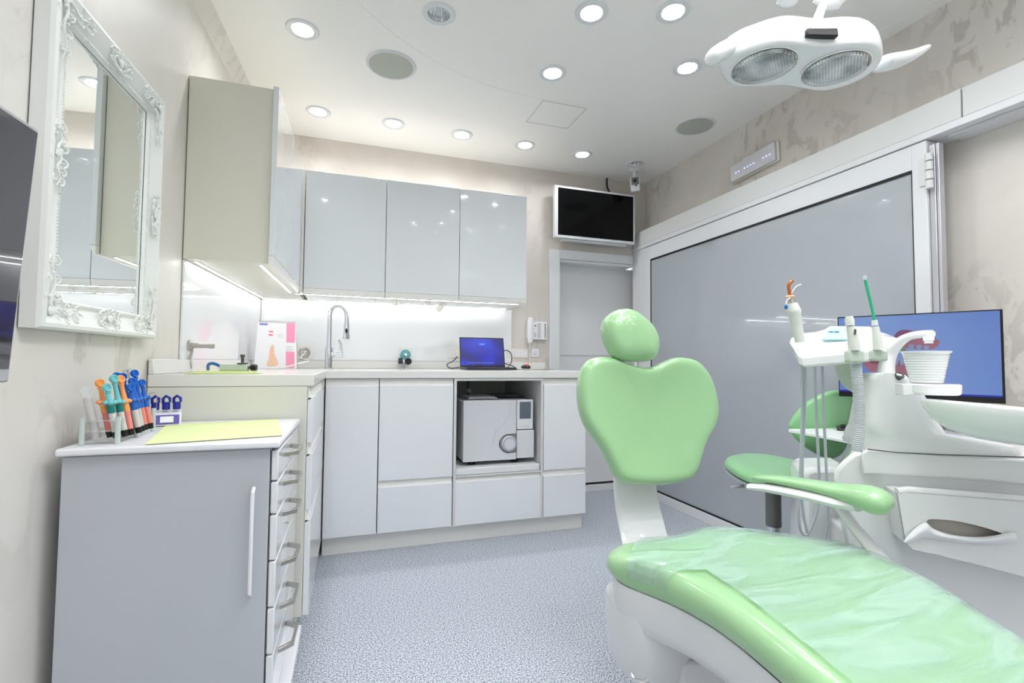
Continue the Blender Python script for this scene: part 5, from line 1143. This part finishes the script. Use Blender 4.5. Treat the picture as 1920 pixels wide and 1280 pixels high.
mb = MB(); sb = mct-nrm*.05; mb.tube([sb+Vector((0, 0, zb_+.12-mct.z)), Vector((sb.x, sb.y, zD+.012))], [(.03, .008)]*2, 12); mb.lathe([(.10, .0005), (.10, .008), (.03, .012)], (sb.x, sb.y, zD), seg=32); mb.loft([[sb+ux_*a+up_*(b+zb_-sb.z)-nrm*0 for a, b in ((-.03, .09), (.03, .09), (.03, .15), (-.03, .15))], [mct-nrm*.0225+ux_*a+up_*(b+zb_-mct.z) for a, b in ((-.03, .09), (.03, .09), (.03, .15), (-.03, .15))]]); part('stand', mb, 'black', t)

# ================================================================== OPERATING LAMP
ZL = 1.745
g4 = lambda L_: [(1300+a/4, b/4) for a, b in L_]
face_o = g4([(205, 500), (225, 575), (260, 620), (330, 655), (430, 658), (560, 645), (700, 645), (830, 668), (940, 685), (1060, 675), (1200, 630), (1320, 565), (1400, 470), (1400, 395), (1360, 355), (1290, 338), (1150, 340), (1000, 352), (850, 340), (700, 325), (560, 345), (400, 395), (270, 445)])
fo3 = catmull([PZ(u, v, ZL) for u, v in face_o], 3); fc = PZ(1500, 126, ZL)
t = thing('operating_lamp', 'white twin-lens dental operating lamp with two side handles hanging top right', 'lamp', (fc.x, fc.y, ZL))
mb = MB(); rings = []
def er(s, z): return [fc+(p-fc)*s+Vector((0, 0, z)) for p in fo3]
rings = [er(.10, .004), er(.55, .003), er(.96, .0), er(1.02, .003), er(1.035, .02), er(1.01, .05), er(.95, .072), er(.82, .088), er(.5, .096), er(.1, .098)]
mb.loft(rings); part('body', mb, 'tower_white', t, sub=1)
for (u, v) in ((1432, 124.5), (1566, 129)):
    c = PZ(u, v, ZL); n_ = 48; rx_ = .088
    mb = MB(); mb.lathe([(.080, .001), (.0825, -.003), (.0795, -.0048), (.074, -.002)], c+Vector((0, 0, .003)), seg=48, cap=False); part('lens_rim', mb, 'tower_white', t)
    mb = MB(); rg = []
    for r_, z_ in ((.078, .0032), (.06, .0036), (.03, .0038), (.008, .0038)):
        rg.append([(c.x+r_*math.cos(2*math.pi*k/48), c.y+r_*math.sin(2*math.pi*k/48), ZL-.0005-z_ + (.0025 if False else 0)) for k in range(48)])
    mb.loft(rg); ln = part('lens', mb, 'ribbed_lens', t, ang=180)
def wing(px, sz, upv=(0, 0, 1)):
    mb = MB(); mb.tube(catmull([P(*q_) for q_ in px], 3, False), sz, 14, upv=upv); part('handle', mb, 'tower_white', t, sub=1)
wing([(1400, 78, 1.30), (1372, 86, 1.28), (1345, 101, 1.26), (1331, 115, 1.25)], [(.012, .010), (.018, .016), (.022, .019), (.026, .021), (.028, .022), (.030, .022), (.030, .022), (.028, .021), (.024, .018), (.010, .006)])
wing([(1648, 120, 1.36), (1675, 115, 1.38), (1710, 104, 1.40), (1744, 86, 1.42)], [(.034, .016), (.034, .020), (.033, .022), (.030, .022), (.028, .020), (.026, .018), (.022, .016), (.018, .013), (.014, .010), (.006, .005)])
tc_ = PZ(1540, 60, ZL+.09)
mb = MB(); a = fc+(PZ(1542, 100, ZL)-fc)*.3+Vector((0, 0, .10)); jt = P(1546, 8, 1.40)
mb.tube([P(1530, 45, 1.42), P(1538, 22, 1.42), P(1546, 4, 1.42)], [.016, .013, .014], 16); part('neck', mb, 'tower_white', t)
mb = MB(); mb.tube([P(1528, -2, 1.42), P(1548, 4, 1.42), P(1570, 2, 1.42), P(1582, -4, 1.42)], [.010, .022, .022, .012], 16); p_ = P(1560, -20, 1.42); mb.tube([p_+Vector((0, 0, -.02)), Vector((p_.x, p_.y, H-.0005))], .018, 16); mb.tube([p_+Vector((-.02, 0, .03)), P(1480, -4, 1.5)], [.014, .02], 14); part('suspension_arm', mb, 'tower_white', t)
mb = MB(); mb.sphere(P(1477, 2, 1.46), .026, 16, (1.3, 1, .5)); part('arm_knob', mb, 'tower_white', t)
mb = MB(); qv = P(1541, 60, 1.205); M = frame(qv, (.95, -.31, 0), (-.31, -.95, 0)); mb.prism([(-.040, -.012), (.040, -.012), (.038, .009), (-.038, .009)], -.012, .004, M); part('sensor_window', mb, 'black', t, bev=.003)
